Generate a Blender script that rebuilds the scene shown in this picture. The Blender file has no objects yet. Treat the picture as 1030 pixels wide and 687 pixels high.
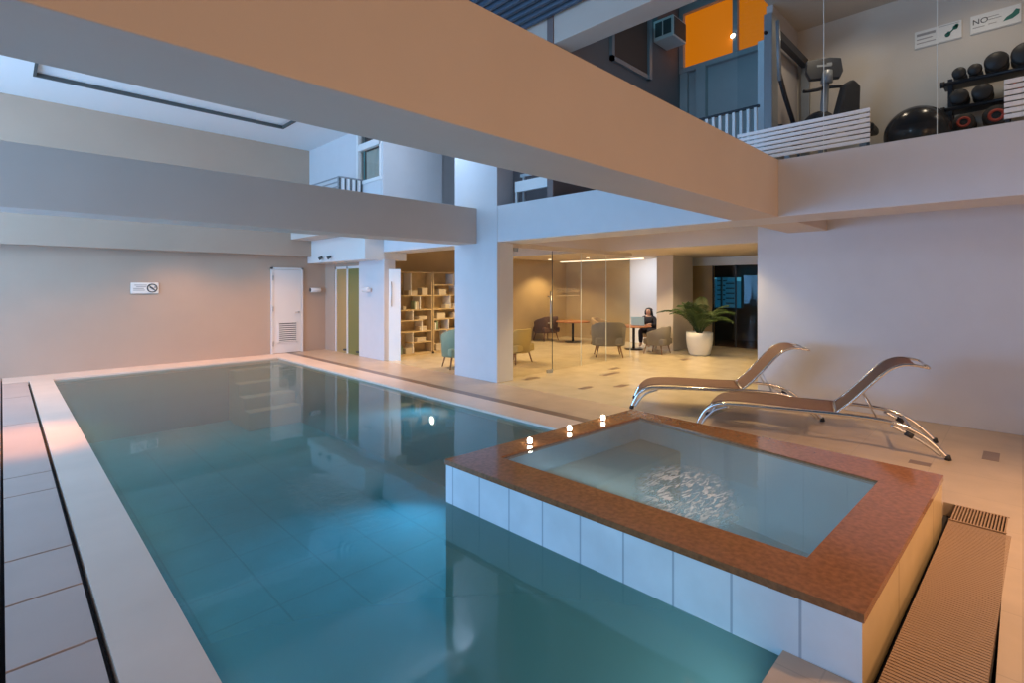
import bpy, bmesh, math, random
from mathutils import Vector, Matrix
random.seed(7)
C = bpy.context.scene.collection
PI = math.pi

# ------------------------------------------------------------------ materials
def nodes(name):
    m = bpy.data.materials.new(name); m.use_nodes = True
    nt = m.node_tree; b = nt.nodes['Principled BSDF']
    return m, nt, b
def setp(b, **k):
    for n, v in k.items():
        n = n.replace('_', ' ')
        if n in b.inputs: b.inputs[n].default_value = v
def texco(nt, scale=(1,1,1)):
    tc = nt.nodes.new('ShaderNodeTexCoord'); mp = nt.nodes.new('ShaderNodeMapping')
    mp.inputs['Scale'].default_value = scale
    nt.links.new(tc.outputs['Object'], mp.inputs['Vector'])
    return mp.outputs['Vector']
def mat(name, col, rough=.6, metal=0, var=.0, vscale=4, bump=0, bscale=60, emit=None, estr=0, spec=.5, alpha=1, coat=0):
    m, nt, b = nodes(name)
    setp(b, Base_Color=(*col, 1), Roughness=rough, Metallic=metal, Alpha=alpha)
    b.inputs['Specular IOR Level'].default_value = spec
    b.inputs['Coat Weight'].default_value = coat
    if emit: b.inputs['Emission Color'].default_value = (*emit, 1); b.inputs['Emission Strength'].default_value = estr
    if var or bump: v = texco(nt)
    if var:
        n = nt.nodes.new('ShaderNodeTexNoise'); n.inputs['Scale'].default_value = vscale; n.inputs['Detail'].default_value = 5
        r = nt.nodes.new('ShaderNodeMapRange'); r.inputs['From Min'].default_value = .3; r.inputs['From Max'].default_value = .7
        r.inputs['To Min'].default_value = 1 - var; r.inputs['To Max'].default_value = 1 + var * .6
        x = nt.nodes.new('ShaderNodeVectorMath'); x.operation = 'SCALE'; x.inputs[0].default_value = col
        nt.links.new(v, n.inputs['Vector']); nt.links.new(n.outputs['Fac'], r.inputs['Value'])
        nt.links.new(r.outputs['Result'], x.inputs['Scale']); nt.links.new(x.outputs['Vector'], b.inputs['Base Color'])
    if bump:
        n = nt.nodes.new('ShaderNodeTexNoise'); n.inputs['Scale'].default_value = bscale
        bp = nt.nodes.new('ShaderNodeBump'); bp.inputs['Strength'].default_value = bump; bp.inputs['Distance'].default_value = .005
        nt.links.new(v, n.inputs['Vector']); nt.links.new(n.outputs['Fac'], bp.inputs['Height']); nt.links.new(bp.outputs['Normal'], b.inputs['Normal'])
    return m
def tile_mat(name, c1, c2, joint, w, h, rough=.3, js=.006, off=0.0, swap=None, shift=(0,0,0), coat=0):
    m, nt, b = nodes(name)
    tc = nt.nodes.new('ShaderNodeTexCoord'); mp = nt.nodes.new('ShaderNodeMapping')
    mp.inputs['Location'].default_value = shift
    nt.links.new(tc.outputs['Object'], mp.inputs['Vector']); vec = mp.outputs['Vector']
    if swap:
        s = nt.nodes.new('ShaderNodeSeparateXYZ'); c = nt.nodes.new('ShaderNodeCombineXYZ')
        nt.links.new(vec, s.inputs[0])
        nt.links.new(s.outputs[swap[0]], c.inputs['X']); nt.links.new(s.outputs[swap[1]], c.inputs['Y']); vec = c.outputs[0]
    br = nt.nodes.new('ShaderNodeTexBrick'); br.offset = off; br.squash = 1
    for k, v in (('Color1', (*c1, 1)), ('Color2', (*c2, 1)), ('Mortar', (*joint, 1)), ('Scale', 1.0), ('Mortar Size', js), ('Mortar Smooth', .1), ('Bias', 0), ('Brick Width', w), ('Row Height', h)):
        br.inputs[k].default_value = v
    nt.links.new(vec, br.inputs['Vector'])
    n = nt.nodes.new('ShaderNodeTexNoise'); n.inputs['Scale'].default_value = 3; n.inputs['Detail'].default_value = 6
    nt.links.new(tc.outputs['Object'], n.inputs['Vector'])
    r = nt.nodes.new('ShaderNodeMapRange'); r.inputs['From Min'].default_value = .3; r.inputs['From Max'].default_value = .7
    r.inputs['To Min'].default_value = .9; r.inputs['To Max'].default_value = 1.06
    nt.links.new(n.outputs['Fac'], r.inputs['Value'])
    x = nt.nodes.new('ShaderNodeVectorMath'); x.operation = 'SCALE'
    nt.links.new(br.outputs['Color'], x.inputs[0]); nt.links.new(r.outputs['Result'], x.inputs['Scale'])
    nt.links.new(x.outputs['Vector'], b.inputs['Base Color'])
    setp(b, Roughness=rough); b.inputs['Coat Weight'].default_value = coat
    return m
def glass_mat(name, tint=(.96,.97,.95), fac=1.0, rough=0.0):
    m = bpy.data.materials.new(name); m.use_nodes = True; nt = m.node_tree; nt.nodes.clear()
    o = nt.nodes.new('ShaderNodeOutputMaterial'); t = nt.nodes.new('ShaderNodeBsdfTransparent'); g = nt.nodes.new('ShaderNodeBsdfGlossy')
    f = nt.nodes.new('ShaderNodeFresnel'); f.inputs['IOR'].default_value = 1.45
    mu = nt.nodes.new('ShaderNodeMath'); mu.operation = 'MULTIPLY'; mu.inputs[1].default_value = fac
    mx = nt.nodes.new('ShaderNodeMixShader')
    t.inputs['Color'].default_value = (*tint, 1); g.inputs['Roughness'].default_value = rough
    ge = nt.nodes.new('ShaderNodeNewGeometry'); inv = nt.nodes.new('ShaderNodeMath'); inv.operation = 'SUBTRACT'; inv.inputs[0].default_value = 1
    m3 = nt.nodes.new('ShaderNodeMath'); m3.operation = 'MULTIPLY'
    nt.links.new(ge.outputs['Backfacing'], inv.inputs[1]); nt.links.new(f.outputs[0], m3.inputs[0]); nt.links.new(inv.outputs[0], m3.inputs[1])
    nt.links.new(m3.outputs[0], mu.inputs[0]); nt.links.new(mu.outputs[0], mx.inputs[0])
    nt.links.new(t.outputs[0], mx.inputs[1]); nt.links.new(g.outputs[0], mx.inputs[2]); nt.links.new(mx.outputs[0], o.inputs[0])
    return m
def water_mat(name, tint, strength, scale, glint=None, ripple=None, murk=0, murkcol=(.1,.3,.33)):
    """Reflecting, tinted water surface with a gentle ripple; foam = (x, y, radius) of a rippled patch with white reflections painted in."""
    m = bpy.data.materials.new(name); m.use_nodes = True; nt = m.node_tree; nt.nodes.clear(); L = nt.links.new
    N = nt.nodes.new
    o = N('ShaderNodeOutputMaterial'); t = N('ShaderNodeBsdfTransparent'); g = N('ShaderNodeBsdfGlossy'); f = N('ShaderNodeFresnel')
    f.inputs['IOR'].default_value = 1.52; g.inputs['Roughness'].default_value = .05; t.inputs['Color'].default_value = (*tint, 1)
    tc = N('ShaderNodeTexCoord'); n = N('ShaderNodeTexNoise'); n.inputs['Scale'].default_value = scale; n.inputs['Detail'].default_value = 3
    L(tc.outputs['Object'], n.inputs['Vector'])
    h = n.outputs['Fac']
    def patch(cx, cy, rad, ax=1, ay=1, rot=0):
        mp = N('ShaderNodeMapping'); mp.vector_type = 'TEXTURE'
        mp.inputs['Location'].default_value = (cx, cy, 0); mp.inputs['Rotation'].default_value = (0, 0, rot); mp.inputs['Scale'].default_value = (rad*ax, rad*ay, 1)
        L(tc.outputs['Object'], mp.inputs['Vector'])
        s = N('ShaderNodeVectorMath'); s.operation = 'MULTIPLY'; s.inputs[1].default_value = (1, 1, 0)
        L(mp.outputs[0], s.inputs[0])
        ln = N('ShaderNodeVectorMath'); ln.operation = 'LENGTH'; L(s.outputs[0], ln.inputs[0])
        r = N('ShaderNodeMapRange'); r.interpolation_type = 'SMOOTHSTEP'
        r.inputs['From Min'].default_value = .35; r.inputs['From Max'].default_value = 1; r.inputs['To Min'].default_value = 1; r.inputs['To Max'].default_value = 0
        L(ln.outputs['Value'], r.inputs['Value']); return r.outputs[0]
    def addwave(h, mask, sc, amp, rot=0, stretch=1):
        mp = N('ShaderNodeMapping'); mp.inputs['Rotation'].default_value = (0, 0, rot); mp.inputs['Scale'].default_value = (sc, sc*stretch, sc)
        L(tc.outputs['Object'], mp.inputs['Vector'])
        w = N('ShaderNodeTexNoise'); w.inputs['Scale'].default_value = 1; w.inputs['Detail'].default_value = 4; w.inputs['Distortion'].default_value = .6
        L(mp.outputs[0], w.inputs['Vector'])
        a = N('ShaderNodeMath'); a.operation = 'MULTIPLY'; L(w.outputs['Fac'], a.inputs[0]); L(mask, a.inputs[1])
        b = N('ShaderNodeMath'); b.operation = 'MULTIPLY_ADD'; L(a.outputs[0], b.inputs[0]); b.inputs[1].default_value = amp; L(h, b.inputs[2])
        return b.outputs[0]
    mask = None
    if glint:
        mask = patch(*glint); h = addwave(h, mask, 26, 1.0, .5, .35)
    for p in (ripple or []):
        h = addwave(h, patch(*p[0]), p[1], p[2], p[3], p[4])
    bp = N('ShaderNodeBump'); bp.inputs['Strength'].default_value = strength; bp.inputs['Distance'].default_value = .02
    L(h, bp.inputs['Height']); L(bp.outputs[0], g.inputs['Normal']); L(bp.outputs[0], f.inputs['Normal'])
    md0 = N('ShaderNodeBsdfDiffuse'); md0.inputs['Color'].default_value = (*murkcol, 1); ml = N('ShaderNodeBsdfTranslucent'); ml.inputs['Color'].default_value = (.6,.75,.7,1)
    md = N('ShaderNodeMixShader'); md.inputs[0].default_value = .35; L(md0.outputs[0], md.inputs[1]); L(ml.outputs[0], md.inputs[2])
    mm = N('ShaderNodeMixShader'); mm.inputs[0].default_value = murk
    L(t.outputs[0], mm.inputs[1]); L(md.outputs[0], mm.inputs[2])
    mx = N('ShaderNodeMixShader'); L(f.outputs[0], mx.inputs[0]); L(mm.outputs[0], mx.inputs[1]); L(g.outputs[0], mx.inputs[2])
    out = mx.outputs[0]
    if glint:  # lamp reflection on the ripples, painted in as white diffuse streaks
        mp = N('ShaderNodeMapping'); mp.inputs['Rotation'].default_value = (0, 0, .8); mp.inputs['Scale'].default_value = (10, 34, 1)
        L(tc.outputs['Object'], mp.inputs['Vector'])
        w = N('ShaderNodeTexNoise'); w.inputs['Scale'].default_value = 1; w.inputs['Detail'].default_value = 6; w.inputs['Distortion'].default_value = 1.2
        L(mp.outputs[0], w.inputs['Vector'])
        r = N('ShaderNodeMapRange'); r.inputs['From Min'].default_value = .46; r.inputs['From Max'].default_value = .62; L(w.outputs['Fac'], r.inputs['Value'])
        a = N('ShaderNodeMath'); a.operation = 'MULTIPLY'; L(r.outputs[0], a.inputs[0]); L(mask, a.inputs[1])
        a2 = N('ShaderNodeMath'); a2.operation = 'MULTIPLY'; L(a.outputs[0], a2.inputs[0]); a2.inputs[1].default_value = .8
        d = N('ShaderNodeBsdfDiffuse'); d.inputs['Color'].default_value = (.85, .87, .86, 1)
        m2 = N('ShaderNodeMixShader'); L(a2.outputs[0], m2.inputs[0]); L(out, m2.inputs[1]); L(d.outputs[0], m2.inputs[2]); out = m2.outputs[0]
    L(out, o.inputs[0])
    return m
def emis(name, col, s):
    m, nt, b = nodes(name); setp(b, Base_Color=(*col, 1)); b.inputs['Emission Color'].default_value = (*col, 1); b.inputs['Emission Strength'].default_value = s
    return m

M = {}
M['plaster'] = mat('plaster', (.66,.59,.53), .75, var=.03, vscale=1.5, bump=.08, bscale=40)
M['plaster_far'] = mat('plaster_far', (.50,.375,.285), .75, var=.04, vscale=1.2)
M['plaster_cool'] = mat('plaster_cool', (.68,.69,.72), .7, var=.02)
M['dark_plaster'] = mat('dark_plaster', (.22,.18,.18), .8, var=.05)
M['gym_plaster'] = mat('gym_plaster', (.62,.56,.48), .6, var=.02)
M['blue_plaster'] = mat('blue_plaster', (.50,.47,.47), .7, var=.03)
M['gold'] = mat('gold_wall', (.50,.37,.20), .55, var=.08, vscale=2)
M['ceiling'] = mat('white_ceiling', (.88,.89,.90), .7)
M['white'] = mat('white_paint', (.82,.82,.82), .4)
M['white_panel'] = mat('white_panel', (.78,.76,.74), .5)
M['deck'] = tile_mat('deck_stone', (.60,.47,.35), (.57,.445,.33), (.50,.39,.29), .6, .6, .34, .004)
M['lounge_floor'] = tile_mat('lounge_stone', (.70,.60,.43), (.67,.575,.41), (.60,.51,.37), .6, .6, .25, .004)
M['coping'] = mat('coping_stone', (.86,.68,.56), .35, var=.06, vscale=2)
M['strip_tile'] = mat('strip_tile', (.60,.46,.40), .35, var=.06, vscale=2)
M['band'] = mat('brown_band', (.26,.18,.14), .35, var=.1)
M['joint'] = mat('joint_dark', (.03,.03,.035), .9)
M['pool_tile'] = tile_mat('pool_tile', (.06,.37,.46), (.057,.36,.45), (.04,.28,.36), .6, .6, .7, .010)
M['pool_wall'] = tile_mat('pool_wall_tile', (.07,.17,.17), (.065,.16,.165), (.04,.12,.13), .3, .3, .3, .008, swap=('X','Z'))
M['pool_step'] = mat('pool_step', (.50,.52,.40), .6)
M['under'] = mat('submerged_stone', (.26,.36,.36), .7, var=.08, vscale=2)
M['granite'] = mat('brown_granite', (.29,.118,.048), .12, var=.28, vscale=34, spec=.6)
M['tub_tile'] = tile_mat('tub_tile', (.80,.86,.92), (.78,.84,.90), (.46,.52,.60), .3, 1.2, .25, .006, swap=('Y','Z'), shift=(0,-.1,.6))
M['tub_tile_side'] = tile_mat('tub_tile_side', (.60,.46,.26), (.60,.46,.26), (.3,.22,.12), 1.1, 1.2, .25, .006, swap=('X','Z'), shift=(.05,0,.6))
M['tub_in'] = tile_mat('tub_inner_tile', (.27,.42,.50), (.262,.41,.49), (.22,.35,.43), .3, .3, .3, .005)
M['tub_bench'] = mat('tub_bench_stone', (.20,.14,.07), .35, var=.15, vscale=6)
M['chrome'] = mat('chrome', (.75,.76,.78), .16, 1)
M['steel'] = mat('brushed_steel', (.55,.56,.58), .3, 1)
M['sling'] = mat('sling_fabric', (.19,.10,.068), .7, bump=.3, bscale=300)
M['black'] = mat('black_rubber', (.02,.02,.022), .5)
M['blackmetal'] = mat('black_metal', (.03,.03,.035), .4, .3)
M['darkgrey'] = mat('dark_grey_plastic', (.03,.035,.045), .4)
M['greymetal'] = mat('grey_metal', (.30,.33,.36), .4, .2)
M['slat'] = mat('white_slat', (.93,.95,.97), .35)
M['roof'] = mat('roof_sheet', (.07,.115,.18), .5, .1)
M['glass'] = glass_mat('clear_glass', (.95,.95,.93), .9)
M['glass_gym'] = glass_mat('gym_glass', (.93,.95,.96), .8)
M['glass_edge'] = mat('glass_edge', (.75,.80,.76), .2)
M['door_glass'] = mat('frosted_door_glass', (.42,.29,.12), .3)
M['door_glass2'] = mat('frosted_door_glass_green', (.21,.20,.06), .3)
M['frost'] = mat('frosted_glass', (.86,.93,.96), .3)
M['amber'] = emis('amber_glass', (.42,.115,.001), 1.0)
M['amber'].node_tree.nodes['Principled BSDF'].inputs['Base Color'].default_value = (.25,.07,.004,1)
M['curtain'] = mat('curtain_cloth', (.45,.47,.44), .8)
M['wood'] = mat('oak', (.62,.48,.28), .5, var=.12, vscale=8)
M['redwood'] = mat('red_wood', (.42,.17,.07), .35, var=.15, vscale=10)
M['leg'] = mat('walnut_leg', (.20,.10,.05), .45)
M['green_fab'] = mat('green_fabric', (.25,.33,.23), .9, bump=.2, bscale=200)
M['grey_fab'] = mat('grey_fabric', (.24,.22,.20), .9, bump=.2, bscale=200)
M['yellow_fab'] = mat('mustard_fabric', (.55,.42,.16), .9, bump=.2, bscale=200)
M['brown_fab'] = mat('brown_fabric', (.14,.08,.06), .85, bump=.2, bscale=200)
M['tan_fab'] = mat('tan_fabric', (.42,.29,.16), .9, bump=.2, bscale=200)
M['pot'] = mat('white_pot', (.85,.84,.82), .35)
M['soil'] = mat('soil', (.05,.035,.025), .9)
M['frond'] = mat('palm_leaf', (.055,.10,.03), .5, var=.25, vscale=9)
M['skin'] = mat('skin', (.55,.33,.24), .5)
M['hair'] = mat('black_hair', (.012,.010,.010), .45)
M['cloth'] = mat('dark_cloth', (.02,.02,.03), .85)
M['lid'] = mat('laptop_lid', (.42,.74,.95), .3)
M['screen'] = emis('laptop_screen', (.55,.75,.9), 1.2)
M['lamp'] = emis('lamp_glow', (1,.86,.62), 14)
M['candle'] = emis('candle_glow', (1,.93,.75), 26)
M['poolglow'] = emis('pool_lamp_glow', (1,.93,.72), 8)
M['cove'] = emis('cove_glow', (1,.85,.6), 1.3)
M['fill_panel'] = emis('fill_panel_glow', (.55,.74,1.0), .75)  # glow colour of the added upper panel, unused
M['faint'] = mat('faint_frosting', (.70,.62,.48), .6, alpha=.28)
M['paper'] = mat('paper', (.60,.52,.40), .8)
M['red'] = mat('red_rubber', (.45,.05,.03), .5)
M['sign'] = mat('sign_board', (.80,.79,.74), .5)
M['ink'] = mat('sign_ink', (.07,.08,.08), .6)
M['inkgrey'] = mat('sign_ink_grey', (.35,.34,.32), .6)
M['inkgreen'] = mat('sign_ink_green', (.02,.16,.12), .6)
M['darkroom'] = mat('dark_room_paint', (.06,.05,.05), .5)
M['darkfloor'] = mat('dark_wood_floor', (.28,.13,.06), .2, var=.1)
M['building'] = mat('far_building', (.10,.25,.33), .8)
M['mat'] = mat('ribbed_mat', (.36,.24,.16), .55)

# ------------------------------------------------------------------ mesh builder
class MB:
    def __init__(s): s.v = []; s.f = []; s.mi = []; s.sm = []
    def add(s, vs, fs, mi=0, smooth=False):
        o = len(s.v); s.v += [tuple(v) for v in vs]
        for f in fs: s.f.append(tuple(o + i for i in f)); s.mi.append(mi); s.sm.append(smooth)
    def box(s, x0, y0, z0, x1, y1, z1, mi=0, M4=None):
        x0, x1 = sorted((x0, x1)); y0, y1 = sorted((y0, y1)); z0, z1 = sorted((z0, z1))
        vs = [Vector(p) for p in ((x0,y0,z0),(x1,y0,z0),(x1,y1,z0),(x0,y1,z0),(x0,y0,z1),(x1,y0,z1),(x1,y1,z1),(x0,y1,z1))]
        if M4 is not None: vs = [M4 @ v for v in vs]
        s.add(vs, [(0,3,2,1),(4,5,6,7),(0,1,5,4),(1,2,6,5),(2,3,7,6),(3,0,4,7)], mi)
    def tube(s, pts, r, n=10, mi=0, flat=1.0, cap=True):
        pts = [Vector(p) for p in pts]; rs = r if isinstance(r, (list, tuple)) else [r] * len(pts)
        rings = []; prev = None
        for i, p in enumerate(pts):
            a = pts[max(i-1, 0)]; b = pts[min(i+1, len(pts)-1)]; d = (b - a).normalized()
            if prev is None:
                u = d.cross(Vector((0,0,1)));
                if u.length < 1e-4: u = d.cross(Vector((0,1,0)))
                u.normalize()
            else:
                u = (prev - d * prev.dot(d)).normalized()
            prev = u; w = d.cross(u)
            rings.append([p + (u * math.cos(2*PI*k/n) + w * math.sin(2*PI*k/n) * flat) * rs[i] for k in range(n)])
        vs = [v for rg in rings for v in rg]; fs = []
        for i in range(len(pts)-1):
            for k in range(n): a = i*n+k; b = i*n+(k+1) % n; fs.append((a, b, b+n, a+n))
        s.add(vs, fs, mi, True)
        if cap: s.add(rings[0], [tuple(range(n))[::-1]], mi); s.add(rings[-1], [tuple(range(n))], mi)
    def lathe(s, prof, c=(0,0,0), n=24, mi=0, axis='z', M4=None):
        vs = []
        for (r, z) in prof:
            for k in range(n):
                a = 2*PI*k/n; p = Vector((r*math.cos(a), r*math.sin(a), z))
                if axis == 'x': p = Vector((p.z, p.x, p.y))
                if axis == 'y': p = Vector((p.x, p.z, p.y))
                p += Vector(c)
                vs.append(M4 @ p if M4 is not None else p)
        fs = []
        for i in range(len(prof)-1):
            for k in range(n): a = i*n+k; b = i*n+(k+1) % n; fs.append((a, b, b+n, a+n))
        s.add(vs, fs, mi, True)
        closed = prof[0] == prof[-1]
        if prof[0][0] > 1e-5 and not closed: s.add(vs[:n], [tuple(range(n))[::-1]], mi)
        if prof[-1][0] > 1e-5 and not closed: s.add(vs[-n:], [tuple(range(n))], mi)
    def prism(s, poly, z0, z1, mi=0, plane='xy', M4=None):
        def P(a, b, c):
            v = Vector((a, b, c)) if plane == 'xy' else (Vector((a, c, b)) if plane == 'xz' else Vector((c, a, b)))
            return M4 @ v if M4 is not None else v
        n = len(poly); vs = [P(a, b, z0) for a, b in poly] + [P(a, b, z1) for a, b in poly]
        fs = [tuple(range(n))[::-1], tuple(range(n, 2*n))] + [(i, (i+1) % n, (i+1) % n + n, i + n) for i in range(n)]
        s.add(vs, fs, mi)
    def build(s, name, mats, parent=None, bevel=0, loc=None, sub=0, seg=2):
        me = bpy.data.meshes.new(name); me.from_pydata([tuple(v) for v in s.v], [], s.f)
        for m in (mats if isinstance(mats, (list, tuple)) else [mats]): me.materials.append(m)
        for p, i, q in zip(me.polygons, s.mi, s.sm): p.material_index = i; p.use_smooth = q
        bm = bmesh.new(); bm.from_mesh(me)
        bmesh.ops.remove_doubles(bm, verts=bm.verts, dist=1e-5)
        if len(bm.faces) > 2: bmesh.ops.recalc_face_normals(bm, faces=bm.faces)
        bm.to_mesh(me); bm.free()
        o = bpy.data.objects.new(name, me); C.objects.link(o)
        if parent: o.parent = parent
        if loc: o.location = loc
        if bevel:
            b = o.modifiers.new('bevel', 'BEVEL'); b.width = bevel; b.segments = seg; b.limit_method = 'ANGLE'; b.angle_limit = math.radians(40)
        if sub:
            b = o.modifiers.new('sub', 'SUBSURF'); b.levels = sub; b.render_levels = sub
        return o
def tag(o, label=None, cat=None, group=None, kind=None):
    if label: o['label'] = label
    if cat: o['category'] = cat
    if group: o['group'] = group
    if kind: o['kind'] = kind
    return o
def thing(name, loc, rz, label, cat, group=None):
    o = bpy.data.objects.new(name, None); C.objects.link(o); o.location = loc; o.rotation_euler = (0, 0, rz)
    o.empty_display_size = .1
    return tag(o, label, cat, group)
def boxm(*a):
    m = MB(); m.box(*a); return m
def struct(name, mb, mats, label=None, bevel=0):
    o = mb.build(name, mats, bevel=bevel); o['kind'] = 'structure'
    if label: o['label'] = label
    return o
def sbox(name, mt, *a, label=None, bevel=.006):
    return struct(name, boxm(*a), mt, label, bevel)
def copy_tree(o, parent=None):
    c = o.copy(); C.objects.link(c)
    if parent: c.parent = parent
    for ch in list(o.children): copy_tree(ch, c)
    return c
def bez(p, n=8):
    """Catmull-Rom through points"""
    p = [Vector(q) for q in p]; out = []
    for i in range(len(p)-1):
        a = p[max(i-1,0)]; b = p[i]; c = p[i+1]; d = p[min(i+2, len(p)-1)]
        for k in range(n):
            t = k/n
            out.append(.5*((2*b) + (c-a)*t + (2*a-5*b+4*c-d)*t*t + (3*b-a-3*c+d)*t**3))
    out.append(p[-1]); return out

# ------------------------------------------------------------------ levels
ZB, ZT = 2.41, 3.03      # beam soffit, beam top / upper floor
XW = 7.97                # wall behind the loungers
ZC = 5.12                # white ceiling over the far end
# ---- floor -------------------------------------------------------------
f = MB()
mi = dict(deck=0, lounge=1, coping=2, strip=3, band=4, joint=5, dark=6)
th = -.10
f.box(-4, -4, -.16, .345, 13.2, -.05, 5)                       # dark bed under the strip
f.box(-4, -4, th, -.005, 13.0, 0, 3)
ys = [-4, -3.2, -2.55, -1.9, -1.25, -.6, .05, .65, 1.25, 1.87, 2.47, 3.07, 3.7, 4.3, 5.6, 6.15, 8.5, 10.6, 12.18]
for a, b in zip(ys, ys[1:]): f.box(.014, a+.009, th, .320, b-.009, 0, 3)
f.box(.35, -4, th, .65, 12.2, 0, 2)                            # left coping
f.box(.65, .03, -.16, 5.2, .60, -.102, 5)
f.box(.012, 12.2, th, 4.55, 13.0, 0, 2)                        # far coping
f.box(.65, .08, th, 2.508, .77, 0, 0)                            # near coping
f.box(.65, -4, th, 4.95, .08, 0, 0)
f.box(4.55, 3.05, th, 5.0, 13.0, 0, 2)                         # right coping
f.box(5.0, 3.05, th, 5.16, 13.0, 0, 4)
f.box(5.16, -4, th, 6.0, 13.0, 0, 0)
f.box(4.95, -4, th, 5.16, .08, 0, 0); f.box(4.82, .43, th, 5.16, 3.05, 0, 0); f.box(5.1, .08, th, 5.16, .43, 0, 0)
f.box(6.0, -4, th, 8.2, 2.8, 0, 0)
f.box(6.0, 2.8, th, 14.0, 14, 0, 1); f.box(8.2, -4, th, 14.0, 2.8, 0, 1)
f.box(14.0, -4, th, 20, 14, 0, 6)
def inlay(px, py, w, d):
    D = 514*1.65/(py-288); s = (px-515)/514*D; x = (D+s)*.70711; y = (D-s)*.70711
    f.box(x-w/2, y-d/2, -.01, x+w/2, y+d/2, .0015, 4)
for q in ((614,376,.5,.14),(618,370.5,.3,.12),(689,361.3,.35,.15),(534,380.5,.35,.16),(589,390,.3,.12),(625,388,.3,.12),(997,459,.34,.12),(925,466,.12,.16),(470,376,.2,.2)):
    inlay(*q)
struct('floor', f, [M['deck'], M['lounge_floor'], M['coping'], M['strip_tile'], M['band'], M['joint'], M['darkfloor']])
# ---- pool basin ----------------------------------------------------------
b = MB(); b.box(.6, .7, -1.35, 4.6, 12.25, -1.26)
struct('pool_floor', b, M['pool_tile'])
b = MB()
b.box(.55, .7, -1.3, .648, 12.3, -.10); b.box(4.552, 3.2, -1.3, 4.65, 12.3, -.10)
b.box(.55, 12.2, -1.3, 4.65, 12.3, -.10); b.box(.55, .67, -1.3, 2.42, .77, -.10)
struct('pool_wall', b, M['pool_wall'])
st = MB()
for k in range(4): st.box(3.5, 12.2-.32*(k+1), -1.25, 4.55, 12.2-.32*k, -.16-.24*k)
struct('pool_step_trim', st, M['pool_step'], 'submerged pool steps in the far corner', bevel=.01)
w = MB(); n1, n2 = 2, 2
w.add([(.65,.77,-.03),(2.5,.77,-.03),(2.5,3.09,-.03),(4.55,3.09,-.03),(4.55,12.2,-.03),(.65,12.2,-.03)], [(0,1,2,5),(2,3,4,5)])
M['water'] = water_mat('pool_water', (.80,.95,.97), .22, 1.1, None,
    [((1.8, 3.8, .95, .36, 1, 0), 13, 1.6, .25, 2.2), ((2.9, 8.6, 1.7, .5, 1, .4), 9, .35, .3, .4), ((4.3, 3.7, .5), 22, .8, .2, .5)], murk=.46, murkcol=(.12,.34,.33))
o = w.build('pool_water', M['water']); tag(o, 'still blue-green water filling the long indoor pool', 'water', kind='structure')

# ---- far, left, right walls ------------------------------------------------
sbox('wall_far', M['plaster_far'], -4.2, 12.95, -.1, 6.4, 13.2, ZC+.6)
wl = MB()
wl.box(-4.2, -4.2, -.1, -4, 13.2, .35); wl.box(-4.2, -4.2, 4.7, -4, 13.2, 6.2)
for a, b_ in ((-4.2,-3.4),(-.4,0.0),(4.0,4.4),(8.2,8.6),(12.3,13.2)): wl.box(-4.2, a, .35, -4, b_, 4.7)
struct('wall_left', wl, M['plaster'])
sbox('wall_near', M['plaster'], -4.2, -4.2, -.1, 14, -4, 6.2)
sbox('wall_right', M['plaster_cool'], XW, -4, 0, XW+.22, 2.8, 5.3)
# ---- columns ---------------------------------------------------------------
sbox('column_1', M['plaster_cool'], 5.99, 6.35, 0, 6.38, 7.5, 5.4)
sbox('column_2', M['plaster_cool'], 5.99, 10.0, 0, 6.28, 11.12, 2.25)
# ---- beams -----------------------------------------------------------------
sbox('ceiling_beam_1', M['plaster'], -4, 1.886, ZB, 6.0, 2.38, ZT)
sbox('ceiling_beam_2', M['plaster'], -4, 6.88, ZB, 5.99, 7.38, ZT+.01)
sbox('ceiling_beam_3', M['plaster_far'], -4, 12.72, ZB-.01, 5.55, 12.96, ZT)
pb = MB(); pb.box(6.0, -4, ZB, 6.65, 6.36, ZT); pb.box(6.0, 7.49, ZB, 6.65, 10.04, ZT); pb.box(6.37, 6.3, ZB, 6.65, 7.6, ZT)
struct('ceiling_beam_4', pb, M['plaster_cool'], bevel=.006)
sbox('ceiling_beam_5', M['plaster'], 6.65, 1.886, ZB, XW, 2.38, ZT)
sbox('ceiling_beam_6', M['plaster'], 9.3, 2.4, ZB, 9.9, 12, 2.8)
sbox('ceiling_beam_7', M['white_panel'], 5.55, 10.04, 2.23, 6.6, 12.95, 2.8)
sbox('ceiling_beam_8', M['plaster'], 6.04, -1, 5.4, 6.46, 9.4, 5.95)
# ---- upper slabs -------------------------------------------------------------
sl = MB(); sl.box(6.65, -4, 2.8, 14, 14, ZT-.005); sl.box(5.04, 10.2, 2.8, 6.65, 12.95, ZT-.005)
struct('upper_slab', sl, M['plaster'])
cl = MB(); cl.box(9.9, 2.8, 2.45, 13.98, 14, 2.79); cl.box(8.2, -4, 2.45, 13.98, 2.8, 2.79)
struct('ceiling_lounge', cl, M['plaster'])
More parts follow.
